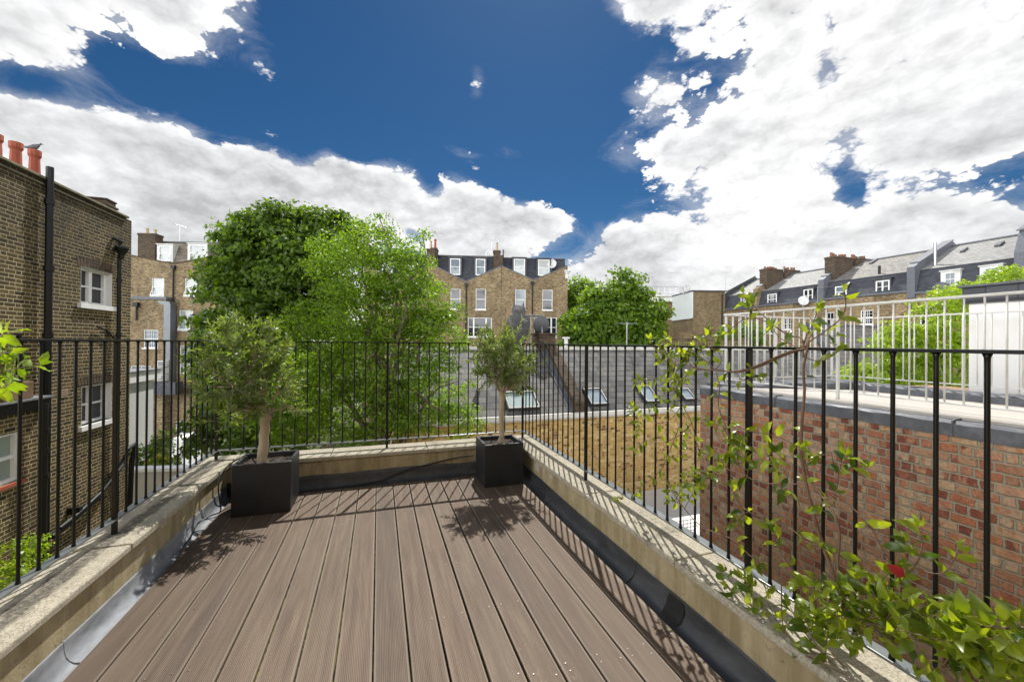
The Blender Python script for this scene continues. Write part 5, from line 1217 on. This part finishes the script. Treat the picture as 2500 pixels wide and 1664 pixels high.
m = MB().box(-.65, MX1 + .05, -.20, -.122, ME - .10, ME + .02); m.box(-.65, MX1 + .05, -.06, -.003, ME - .17, ME - .066); mw.part(m, 'eaves_gutter', WHITE_OLD)
m = MB()
for k in range(38): m.prism([(-.68 + k * .465, 2.03, MZ - .055), (-.68 + k * .465, 2.15, MZ + .055), (-.68 + k * .465, 2.27, MZ - .055)], (.455, 0, random.uniform(-.004, .004)))
mw.part(m, 'ridge_tiles', m_plain('ridge_clay', (.42, .40, .36), .8, var=.2, scale=4., grime=(.62, .60, .55)))
def slope(px, y): return ME + (MZ - ME) * (y + .12) / 2.27
def skylight(u0, v0, u1, v1, gl):
    a = on_roof(u0, v1); b = on_roof(u1, v1); c_ = on_roof((u0 + u1) / 2, v0)
    x0, x1, y0, y1 = a.x - 1.0, b.x - 1.0, a.y - MY, c_.y - MY; up = .09; nrm = Vector((0, -(MZ - ME), 2.27)).normalized() * up; m = MB(); fwd = .055
    def ringed(xa, xb, ya, yb):
        p0 = Vector((xa, ya, slope(0, ya))); p1 = Vector((xb, ya, slope(0, ya))); p2 = Vector((xb, yb, slope(0, yb))); p3 = Vector((xa, yb, slope(0, yb))); return [p0, p1, p2, p3]
    for (xa, xb, ya, yb) in ((x0, x1, y0, y0 + fwd), (x0, x1, y1 - fwd, y1), (x0, x0 + fwd, y0 + fwd + .001, y1 - fwd - .001), (x1 - fwd, x1, y0 + fwd + .001, y1 - fwd - .001)): m.prism(ringed(xa, xb, ya, yb), nrm)
    f_ = mw.part(m, 'skylight', LEAD_DARK); q = [p + nrm * .7 for p in ringed(x0 + fwd, x1 - fwd, y0 + fwd, y1 - fwd)]; mw.part(MB().quad(*q), 'pane', gl, f_)
    m = MB(); s2 = [p + nrm * 1.05 for p in ringed(x0 + fwd * .6, x1 - fwd * .6, y0 + fwd * .6, y1 - fwd * .6)]
    for i in range(4): m.tube([s2[i], s2[(i + 1) % 4]], .016, 5)
    mw.part(m, 'sash', WHITE_OLD if gl is not GLASS_FROST else STEEL, f_)
GLASS_SKY = m_glass('skylight_glass', (.30, .36, .40), .12, .8, .15)
skylight(1240, 958, 1320, 1004, m_glass('obscured_glass', (.34, .42, .42), .3, .6, .1)); skylight(1442, 950, 1488, 993, GLASS_SKY); skylight(1577, 943, 1612, 986, GLASS_SKY); skylight(1672, 950, 1700, 980, GLASS_SKY)
# raking party wall with brick pier, flashing
px_ = on_roof(1392, 985).x - 1.0
m = MB(); m.prism([(px_, -.10, ME - .1), (px_, -.10, ME + .30), (px_, 2.15, MZ + .32), (px_, 2.15, MZ - .1)], (.36, 0, 0)); mw.part(m, 'party_wall', BRICK_DARK, bevel=.02)
m = MB(); m.prism([(px_ - .02, -.06, ME + .01), (px_ - .02, -.06, ME + .16), (px_ - .02, 2.1, MZ + .17), (px_ - .02, 2.1, MZ + .01)], (.018, 0, 0)); m.prism([(px_ - .16, -.05, ME + .065), (px_ - .02, -.05, ME + .065), (px_ - .02, 2.1, MZ + .025), (px_ - .16, 2.1, MZ + .025)], (0, 0, .012)); mw.part(m, 'party_flashing', LEAD_GREY)
m = MB().box(px_ - .22, px_ + .36, 1.95, 2.6, MZ - .3, MZ + .44); m.box(px_ - .26, px_ + .40, 1.91, 2.64, MZ + .441, MZ + .50); mw.part(m, 'brick_pier', BRICK_DARK, bevel=.015)
a = on_roof(1168, 950); m = MB().lathe([(.06, -.1), (.06, .30), (.10, .31), (.10, .36), (.03, .40)], (a.x - 1, a.y - MY, a.z), 10); mw.part(m, 'roof_vent', WHITE_OLD)
# pale vent box at ridge and further chimney stub
pz0 = MZ + .50
dp = Vector((1.0 + px_ - .02, MY + 2.25, pz0 + .27)); dish('satellite_dish', 'large grey satellite dish on the brick pier beside the owl', tuple(dp), .275, (.25, 1., .25), DISH_GREY)
# owl
ow = on_y(1266, 836, MY + 2.2); t = thing('owl_statue', 'grey feathered owl statue seen from behind on the mews roof ridge', 'statue', (ow.x, ow.y, MZ + .05)); oz = 1.30
prof = [(.10, 0), (.16, .08), (.20, .20), (.265, .42), (.315, .65), (.33, .80), (.31, .92), (.245, 1.0), (.185, 1.04), (.19, 1.08), (.205, 1.15), (.20, 1.24), (.165, 1.31), (.09, 1.345), (.02, 1.35)]
OWL = m_plain('owl_grey', (.12, .12, .125), .85, var=.45, scale=11., grime=(.30, .30, .29))
m = MB().lathe(prof, (0, 0, 0), 24, 1.12, .85); m.build('body', OWL, t, smooth=True)
m = MB(); rs = random.Random(4)
for i in range(19):                                           # rows of overlapping feathers
    z = .14 + i * .047 if i < 18 else 1.0; z = .14 + i * .047; k = next(j for j in range(len(prof) - 1) if prof[j + 1][1] >= z); q = (z - prof[k][1]) / max(1e-6, prof[k + 1][1] - prof[k][1]); rr = prof[k][0] + (prof[k + 1][0] - prof[k][0]) * q
    n = 20
    for j in range(n):
        an = 2 * math.pi * (j + .5 * (i % 2)) / n; ca, sa = math.cos(an), math.sin(an); w = rr * 3.3 / n; tx, ty = -sa * 1.12, ca * .85; ex = rs.uniform(.012, .03)
        bx, by = ca * rr * 1.12, sa * rr * .85
        m.quad((bx - tx * w, by - ty * w, z + .03), (bx + ca * ex - tx * w * .6, by + sa * ex - ty * w * .6, z - .03), (bx + ca * ex * 1.2, by + sa * ex * 1.2, z - .055), (bx + ca * ex + tx * w * .6, by + sa * ex + ty * w * .6, z - .03), (bx + tx * w, by + ty * w, z + .03))
m.build('feathers', OWL, t)
for s_ in (-1, 1): MB().lathe([(.055, 0), (.045, .06), (.02, .14), (.003, .19)], (s_ * .155, 0, 1.26), 8).build('ear_tuft', OWL, t, smooth=True)
MB().tube([(.0, .0, .03), (.0, .0, -.30)], .09, 10).build('perch', DUCT, t)
aerial('tv_aerial', 'ladder like television aerial beside the owl statue', (ow.x + .62, ow.y + .5, MZ + .05), 1.1, 7, .9, rad(80))
aerial('tv_aerial', 'bent aerial mast standing in front of the round green tree', tuple(on_y(1530, 838, 12.4))[:2] + (MZ,), .95, 3, .5, rad(170))
pw = on_y(1382, 850, 13.6); pm = thing('white_pedestal', 'short white stucco gate pier behind the mews ridge', 'pier', (pw.x, pw.y, GZ)); zz = on_y(1382, 824, 13.6).z - GZ; m = MB().box(-.055, .055, -.055, .055, 0, zz - .04); m.box(-.11, .11, -.11, .11, zz - .0399, zz + .02); m.build('shaft', WHITE_RENDER, pm, bevel=.015)
# light flat roof in the well between
fl = thing('flat_roof_extension', 'pale membrane flat roof down in the well between the brick walls', 'building', (2.95, 5., GZ)); MB().box(-1.1, 14., -.4, 4.99, 0, -3.1 - GZ).build('walls', BRICK_BUFF, fl); MB().box(-1.15, 14., -.45, 4.992, -3.099 - GZ, -3.03 - GZ).build('roof', PALE_SLAB, fl)
lt = thing('trellis_panel', 'small grey trellis panel below the red brick wall', 'trellis', tuple(on_z(1668, 1330, -3.03))); m = MB()
for k in range(7): m.box(-.3 + k * .1, -.29 + k * .1, 0, .01, 0, .55); m.box(-.3, .31, .0105, .02, .04 + k * .08, .05 + k * .08)
m.build('lattice', m_plain('grey_timber', (.18, .17, .15), .8), lt)

# ------------------------------------------------------------------ second mews roof behind the white railing
m2 = House('slate_cottage', 'grey brown slated cottage with brick gable behind the white railing', (20.6, 13.2), (1, 0), cat='building', base=GZ)
zr = m2.z(2140, 797, 1.9); xg = m2.x(2062, 850); x1 = xg + 9.
m = MB(); m.box(xg, x1, 0, 3.8, GZ, -.6); m.quad((xg, 0, -.6), (xg, 1.9, zr - .05), (xg, 3.8, -.6)); m.quad((xg + .001, 0, -.6), (xg + .001, 3.8, -.6), (xg + .001, 1.9, zr - .05)); m2.part(m, 'wall', BRICK_BUFF)
m = MB(); m.prism([(xg + .35, -.1, -.55), (xg + .35, 1.9, zr), (xg + .35, 1.9, zr - .07), (xg + .35, -.1, -.62)], (9., 0, 0)); m.prism([(xg + .35, 1.901, zr), (xg + .35, 3.9, -.55), (xg + .35, 3.9, -.62), (xg + .35, 1.901, zr - .07)], (9., 0, 0)); m2.part(m, 'roof', TILE_GREY)
m = MB(); m.prism([(xg, -.1, -.5), (xg, 1.9, zr + .12), (xg, 1.9, zr - .05), (xg, -.1, -.65)], (.35, 0, 0)); m2.part(m, 'gable_coping', LEAD_DARK); m2.part(MB().box(xg + .35, x1, 1.8, 2.0, zr + .001, zr + .06), 'ridge', LEAD_GREY)

# ------------------------------------------------------------------ round tree and friends beyond the mews
td = 27.
tree('plane_tree', 'round mid green tree beyond the mews ridge right of the end house', tuple(deep(1495, 832, td)[:2]) + (GZ,), 9., .22,
     [db_(1490, 770, 75, 62, td), db_(1440, 800, 55, 45, td), db_(1555, 795, 52, 55, td), db_(1500, 830, 95, 50, td), db_(1470, 730, 40, 32, td), db_(1510, 700, 14, 34, td), db_(1537, 712, 16, 30, td), db_(1545, 745, 40, 35, td), db_(1420, 830, 35, 40, td), db_(1590, 805, 18, 14, td), db_(1590, 770, 14, 26, td), db_(1460, 870, 80, 50, td)], 520, 80, .74, .25, LEAF_MID, 91, ratio=.75, group='trees beyond the mews')
tree('poplar_tree', 'pale light green tree peeping up behind the end house', tuple(deep(1425, 832, 46)[:2]) + (GZ,), 13., .25, [db_(1405, 715, 22, 26, 46.), db_(1455, 712, 24, 30, 46.), db_(1430, 740, 40, 40, 46.), db_(1420, 780, 40, 50, 46.)], 190, 50, .9, .36, LEAF_FRESH, 95, group='trees beyond the mews')
wl_ = House('far_wall', 'low brown brick boundary wall behind the mews ridge', deep(1615, 832, 22.)[:2], hdir(10.), cat='wall', base=GZ); z1 = wl_.z(1700, 830)
wl_.part(MB().box(0, wl_.x(1830), 0, .3, GZ, z1), 'wall', BRICK_BROWN); wl_.part(MB().box(-.03, wl_.x(1830), -.04, .34, z1 + .001, z1 + .07), 'coping', BRICK_DARK)
shrub('wall_shrub', 'leafy shrub on the boundary wall behind the white railing corner', [db_(1830, 810, 26, 26, 24.), db_(1770, 815, 20, 16, 24.), db_(1850, 830, 20, 24, 24.)], tuple(deep(1830, 850, 24.)), 130, 18, .16, .14, LEAF_MID, 97)

# ------------------------------------------------------------------ brown block and white corniced block
hb = House('brown_block', 'plain brown brick block with one white stucco side beside the mansard row', deep(1692, 832, 42.)[:2], hdir(2.), cat='building', base=GZ)
r = hb.rect(1692, 712, 1770, 840); m = MB().box(0, r[1], 0, 4.8, GZ, r[3]); hb.part(m, 'wall', BRICK_FAR); hb.part(MB().box(-.15, r[1] + .1, -.12, 4.9, r[3] + .001, r[3] + .14), 'parapet', LEAD_DARK)
zst = hb.z(1692, 775)
m = MB().box(-.12, -.002, .02, 4.78, zst, r[3] - .01); m.box(-.2, -.121, .02, 4.78, zst - .1, zst + .12); hb.part(m, 'stucco_side', m_plain('grey_white_stucco', (.60, .63, .61), .8, var=.06, scale=.6, grime=(.5, .52, .5)))
hb.pipe([(hb.x(1762), -.1, r[3] - .2), (hb.x(1762), -.1, 0.)], .07)
fw_ = hb.rect(1661, 815, 1690, 830, -1.); hb.part(MB().box(fw_[0], fw_[1], -1., -.02, GZ, fw_[3] + .2), 'lean_to', BRICK_FAR)
for i, (u, v) in enumerate(((1672, 708), (1687, 703))): dish('satellite_dish', ('small pale dish on the brown block roof', 'larger pale dish on the brown block roof edge')[i], tuple(hb.o + hb.d * hb.x(u) + hb.n * 1.)[:2] + (hb.z(u, v, 1.),), .42, (.2, -1, .3), DISH_WHITE)
hc = House('corniced_block', 'distant brown block with deep white cornice and small white windows', deep(1530, 832, 58.)[:2], hdir(-4.), cat='building', base=GZ)
zc_ = hc.z(1620, 737); z2 = hc.z(1620, 716); xr2 = hc.x(1650); wn = [hc.rect(1617, 748, 1626, 760), hc.rect(1588, 750, 1599, 761)]
m = MB(); hc.wall(m, 0, xr2, GZ, zc_, wn); m.box(0, xr2, .3, 9., GZ, zc_); hc.part(m, 'wall', BRICK_FAR)
for w_ in wn: hc.window(w_, 'sash', 0., None, True, .10)
m = MB().box(-.2, xr2 + .1, -.5, 9., zc_ + .001, zc_ + .75); m.box(-.2, xr2 + .1, -.8, 9., zc_ + .751, zc_ + 1.0); m.box(-.2, xr2 + .05, -.05, .002, hc.z(1620, 780), hc.z(1620, 774)); hc.part(m, 'cornice', STONE_WHITE)
hc.part(MB().box(-.2, xr2 + .1, .2, 9., zc_ + 1.001, z2), 'attic', m_plain('grey_attic', (.36, .38, .42), .7)); pd = hc.rect(1594, 816, 1622, 826); m = MB(); m.prism([(pd[0], -1.2, pd[2]), (pd[1], -1.2, pd[2]), ((pd[0] + pd[1]) / 2, -1.2, pd[3] + .2)], (0, 1.19, 0)); m.box(pd[0] + .2, pd[1] - .2, -1.1, -.05, GZ, pd[2] - .001); hc.part(m, 'porch_gable', STONE_WHITE)
m = MB(); zr_ = z2
for k in range(10): m.tube([(1.5 + k * .8, .6, zr_), (1.5 + k * .8, .6, zr_ + 1.0)], .03, 4)
m.tube([(1.5, .6, zr_ + 1.0), (8.7, .6, zr_ + 1.0)], .03, 4); hc.part(m, 'roof_railing', STEEL)
aerial('tv_aerial', 'thin aerial on the white corniced block', tuple(hc.o + hc.d * hc.x(1643) + hc.n * 1.)[:2] + (z2,), 3.2, 5, 2.0, rad(0))
aerial('tv_aerial', 'plain mast aerial above the round green tree', tuple(hc.o + hc.d * hc.x(1592) + hc.n * 1.)[:2] + (z2,), 3.2, 2, .6, rad(0))
# glimpse of a white gable beside the end house
wgb = House('white_cottage', 'white gabled cottage glimpsed between the end house and the round tree', deep(1386, 832, 52.)[:2], hdir(0.), cat='house', base=GZ); r = wgb.rect(1375, 746, 1412, 800); m = MB(); m.prism([(r[0], 0, GZ), (r[1] + 3, 0, GZ), (r[1] + 3, 0, r[3] - .6), (r[1], 0, r[3] + .6), (r[0], 0, r[3])], (0, 6, 0)); wgb.part(m, 'wall', WHITE_RENDER); wgb.part(MB().box(wgb.x(1394), wgb.x(1410), -.02, .02, wgb.z(1400, 757), wgb.z(1400, 751)), 'windows_row', BLACK_IRON)

# ================================================================== THE MANSARD ROW ON THE RIGHT
TX = 40.
def mansard(name, label, u0, u1, eave, brk, ridge, dorms, lows, skies, slate, slope_l, zoff=0.):
    """eave, brk, ridge: two (u, v) each, on the wall plane, the mansard's top edge and the ridge line"""
    h = House(name, label, (TX, on_x(u0, 780, TX).y), (0, -1), group='mansard roofed terraced houses')
    x1 = h.x(u1); yb, yr = .55, 4.8
    ze = (h.z(*eave[0]) + h.z(*eave[1])) / 2; zm = (h.z(*brk[0], yb) + h.z(*brk[1], yb)) / 2; zr = (h.z(*ridge[0], yr) + h.z(*ridge[1], yr)) / 2
    L_ = [(h.rect(*q[0]), q[1]) for q in lows]
    m = MB(); h.wall(m, 0, x1, GZ, ze, [q[0] for q in L_]); m.quad((0, 0, GZ), (0, 9, GZ), (0, 9, ze), (0, 0, ze)); m.quad((x1, 0, GZ), (x1, 0, ze), (x1, 9, ze), (x1, 9, GZ)); h.part(m, 'wall', BRICK_BUFF)
    h.part(MB().quad((0, .02, ze), (x1, .02, ze), (x1, yb, zm), (0, yb, zm)), 'mansard', SLATE_DARK)
    m = MB(); m.quad((0, yb - .06, zm), (x1, yb - .06, zm), (x1, yr, zr), (0, yr, zr)); m.quad((0, yr, zr), (x1, yr, zr), (x1, 9.6, zm), (0, 9.6, zm)); m.quad((0, 0, ze), (0, yb, zm), (0, yr, zr), (0, 9.6, zm), (0, 9., ze)); m.quad((x1, 0, ze), (x1, 9., ze), (x1, 9.6, zm), (x1, yr, zr), (x1, yb, zm)); h.part(m, 'roof', slate)
    h.part(MB().box(0, x1, -.16, .03, ze - .10, ze + .06), 'gutter', LEAD_GREY); h.part(MB().box(.02, x1 - .02, yr - .12, yr + .12, zr - .02, zr + .09), 'ridge', LEAD_GREY)
    for (q, st, gl, pa) in dorms: h.dormer(h.rect(*q, .1), .1, 1.6, st, gl, WHITE_OLD if pa else LEAD_DARK, WHITE_OLD if pa else None, marg=.2 if pa else .1)
    for q, st in L_: h.window(q, st, 0.)
    def on_sl(u, v):
        r_ = ray(u, v); k = (zr - zm) / (yr - yb); s_ = (zm - EYE - k * (TX + yb)) / (r_.z - k * r_.x); p_ = EYEV + r_ * s_; return h.o.y - p_.y, p_.x - TX
    for (ua, va, ub, vb) in skies:
        xa, ya = on_sl(ua, vb); xb_, yb2 = on_sl(ub, va); ya, yb2 = min(ya, yb2), max(ya, yb2); xa, xb_ = min(xa, xb_), max(xa, xb_); zz = lambda y: zm + (zr - zm) * (y - yb) / (yr - yb)
        m = MB(); m.prism([(xa, ya, zz(ya) + .03), (xb_, ya, zz(ya) + .03), (xb_, yb2, zz(yb2) + .03), (xa, yb2, zz(yb2) + .03)], (0, 0, .13)); f_ = h.part(m, 'skylight', LEAD_DARK)
        h.part(MB().quad((xa + .12, ya + .12, zz(ya + .12) + .165), (xb_ - .12, ya + .12, zz(ya + .12) + .165), (xb_ - .12, yb2 - .12, zz(yb2 - .12) + .165), (xa + .12, yb2 - .12, zz(yb2 - .12) + .165)), 'pane', GLASS_SKY, f_)
    return h, x1, ze, zm, zr, yb, yr
def r5(x, y): return (1600 + .382 * x, 550 + .382 * y)
def q5(a, b, c_, e): return (*r5(a, b), *r5(c_, e))
def party(h, x, ze, zm, zr, yb, yr, cap=LEAD_GREY, body=LEAD_GREY, up=.45):
    m = MB(); m.prism([(x - .25, -.15, ze - .4), (x - .25, -.15, zm + .25), (x - .25, yb, zm + up + .25), (x - .25, yr, zr + up), (x - .25, 9., zm + .3), (x - .25, 9., ze)], (.5, 0, 0)); h.part(m, 'party_wall', BRICK_BUFF if body is None else body)
    m = MB(); m.prism([(x - .33, yb - .2, zm + up + .13), (x - .33, yr, zr + up + .005), (x - .33, yr, zr + up + .10), (x - .33, yb - .2, zm + up + .23)], (.66, 0, 0)); h.part(m, 'coping', WHITE_OLD if cap is None else cap)
h1, X1, ze1, zm1, zr1, yb1, yr1 = mansard('mansard_house', 'nearest terraced house at the far right with pale slate roof and two worn white dormers', 2226, 2492, (r5(1660, 437), r5(2300, 370)), (r5(1645, 290), r5(2318, 207)), (r5(1870, 140), r5(2350, 57)),
    [(q5(1845, 300, 1922, 388), 'sash22', GLASS_BLUE, True), (q5(2098, 268, 2190, 365), 'sash22', GLASS_BLUE, True)], [(q5(1690, 522, 1772, 640), 'sash22')], [q5(1945, 150, 2000, 178), q5(2165, 112, 2235, 143)], SLATE_PALE, None)
h2, X2, ze2, zm2, zr2, yb2, yr2 = mansard('mansard_house', 'terraced house with mottled lichen covered slate roof and white dormers', 2006, 2225, (r5(1075, 470), r5(1590, 424)), (r5(1120, 362), r5(1580, 302)), (r5(1300, 238), r5(1700, 172)),
    [(q5(1148, 388, 1222, 462), 'sash', GLASS_BLUE, False), (q5(1408, 352, 1496, 432), 'casement', None, False)], [(q5(1310, 542, 1392, 632), 'sash32'), (q5(1090, 555, 1142, 640), 'sash22')], [q5(1365, 222, 1420, 250)], SLATE_LICHEN, None)
h3, X3, ze3, zm3, zr3, yb3, yr3 = mansard('mansard_house', 'terraced house with smooth grey roof between the two broad chimney stacks', 1846, 2005, (r5(680, 515), r5(1035, 478)), (r5(700, 420), r5(1035, 376)), (r5(870, 310), r5(1095, 280)),
    [(q5(716, 438, 775, 506), 'sash32', None, False), (q5(946, 408, 1006, 488), 'casement', None, False)], [(q5(818, 592, 864, 664), 'sash32'), (q5(700, 590, 745, 690), 'sash22')], [], SLATE_PALE, None)
h4, X4, ze4, zm4, zr4, yb4, yr4 = mansard('mansard_house', 'farthest terraced house with grey roof next to the brown block', 1766, 1845, (r5(445, 540), r5(615, 522)), (r5(450, 458), r5(615, 430)), (r5(560, 357), r5(690, 345)),
    [(q5(545, 458, 592, 524), 'sash32', None, False)], [(q5(552, 608, 583, 690), 'sash22')], [], SLATE_PALE, None)
party(h1, 0, ze1, zm1, zr1, yb1, yr1); party(h2, 0, ze2, zm2, zr2, yb2, yr2); party(h3, 0, ze3, zm3, zr3, yb3, yr3, body=None); party(h4, 0, ze4, zm4, zr4, yb4, yr4, body=LEAD_DARK); party(h1, X1, ze1, zm1, zr1, yb1, yr1, up=1.6)
def stack(h, x, y0, y1, z0, vtop, u, n, lab=None):
    zt_ = h.z(u, vtop, y0); rs = random.Random(int(x * 10) + n)
    h.chimney(x - .45, x + .45, y0, y1, z0, zt_, [(x + rs.uniform(-.1, .1), y0 + .3 + (y1 - y0 - .6) * k / (n - 1), rs.uniform(.22, .42), POT_BROWN) for k in range(n)], BRICK_DARK, pr=.12)
stack(h2, .1, .9, 3.4, zm2 - .5, 627, 2022, 7); stack(h2, .1, 3.9, 6.2, zm2, 632, 2070, 7)
stack(h3, .1, .9, 3.2, zm3 - .5, 655, 1868, 6); stack(h3, .1, 3.7, 6., zm3, 660, 1900, 5)
h1.pipe([(h1.x(2283, 630, 1.2), 1.2, zm1), (h1.x(2283, 630, 1.2), 1.2, zm1 + 2.1)], .10, STEEL, 'flue'); h2.pipe([(h2.x(2147, 660, .9), .9, zm2), (h2.x(2147, 660, .9), .9, zm2 + .9)], .10, BLACK_IRON, 'flue')
hx = h1.o + h1.d * (X1 - 2.2); 
dish('satellite_dish', 'round grey dish below the left worn dormer of the nearest terraced house', (TX - .5, on_x(2308, 705, TX).y, on_x(2308, 705, TX).z), .45, (-.6, -.5, .3), DISH_GREY)
dish('satellite_dish', 'white dish under the second dormer of the smooth roofed terraced house', (TX - .5, on_x(1970, 735, TX).y, on_x(1970, 735, TX).z), .45, (-.6, -.7, .3), DISH_WHITE)
dish('satellite_dish', 'pale dish on the end house roof beside its right dormer', tuple(hB.o + hB.d * hB.x(1348) + hB.n * .6)[:2] + (hB.z(1348, 644, .6),), .5, (-.3, -1, .3), DISH_WHITE)
dish('satellite_dish', 'pale dish beside the middle chimney of the dormer houses', tuple(hA.o + hA.d * hA.x(1195) + hA.n * 1.6)[:2] + (hA.z(1195, 621, 1.6),), .5, (-.3, -1, .3), DISH_WHITE)
dish('satellite_dish', 'white dish beside the right chimney of the tall left house', tuple(hL.o + hL.d * hL.x(530) + hL.n * .1)[:2] + (hL.z(530, 578, .1),), .45, (-.5, -1, .3), DISH_WHITE)
def roof_aerial(lab, h, u, v0, v1, y, n, Ls, ang):
    z0 = h.z(u, v0, y); p_ = h.o + h.d * h.x(u, v0, y) + h.n * y; aerial('tv_aerial', lab, (p_.x, p_.y, z0), h.z(u, v1, y) - z0, n, Ls, ang)
roof_aerial('tall aerial by the red pot of the dormer houses', hA, 1053, 630, 568, 1.0, 6, 1.6, rad(-10)); roof_aerial('aerial behind the buff pot of the dormer houses', hA, 1200, 628, 592, 1.6, 4, 1.0, rad(-10)); roof_aerial('high aerial above the buff pot of the dormer houses', hA, 1216, 600, 584, 1.6, 5, 1.8, rad(-15))
roof_aerial('slender aerial on the tall left house between its dormers', hL, 439, 600, 549, 1.4, 5, 1.0, rad(60)); roof_aerial('aerial mast on the farthest mansard house', h4, 1771, 720, 666, 1., 5, 2.2, rad(-60)); roof_aerial('aerial between the chimney stacks of the mansard row', h3, 1913, 665, 632, 3., 5, 2.2, rad(-60)); roof_aerial('lattice aerial before the lichen roofed mansard house', h2, 1996, 760, 700, -.8, 6, 1.8, rad(-60))

# ------------------------------------------------------------------ the terrace's own house, unseen behind the photographer, added to bounce light
oh = House('terrace_house', 'unseen stock brick house with glazed doors that opens onto the timber terrace', (6., YN - .02), (-1, 0), base=GZ)
dr = (4.7, 7.1, .02, 2.25); m = MB(); oh.wall(m, 0., 13., GZ, 4.2, [dr], 0., .2); m.quad((0, 0, 4.2), (13., 0, 4.2), (13., 6, 4.2), (0, 6, 4.2)); m.quad((0, 0, GZ), (0, 0, 4.2), (0, 6, 4.2), (0, 6, GZ)); m.quad((13., 0, GZ), (13., 6, GZ), (13., 6, 4.2), (13., 0, 4.2)); m.quad((0, 6, GZ), (0, 6, 4.2), (13., 6, 4.2), (13., 6, GZ)); oh.part(m, 'wall', BRICK_MEWS)
oh.part(MB().box(-.1, 13.1, -.1, .4, 4.201, 4.32), 'coping', STONE_WHITE); oh.window(dr, 'casement', 0., None, False, .07, name='glazed_door')
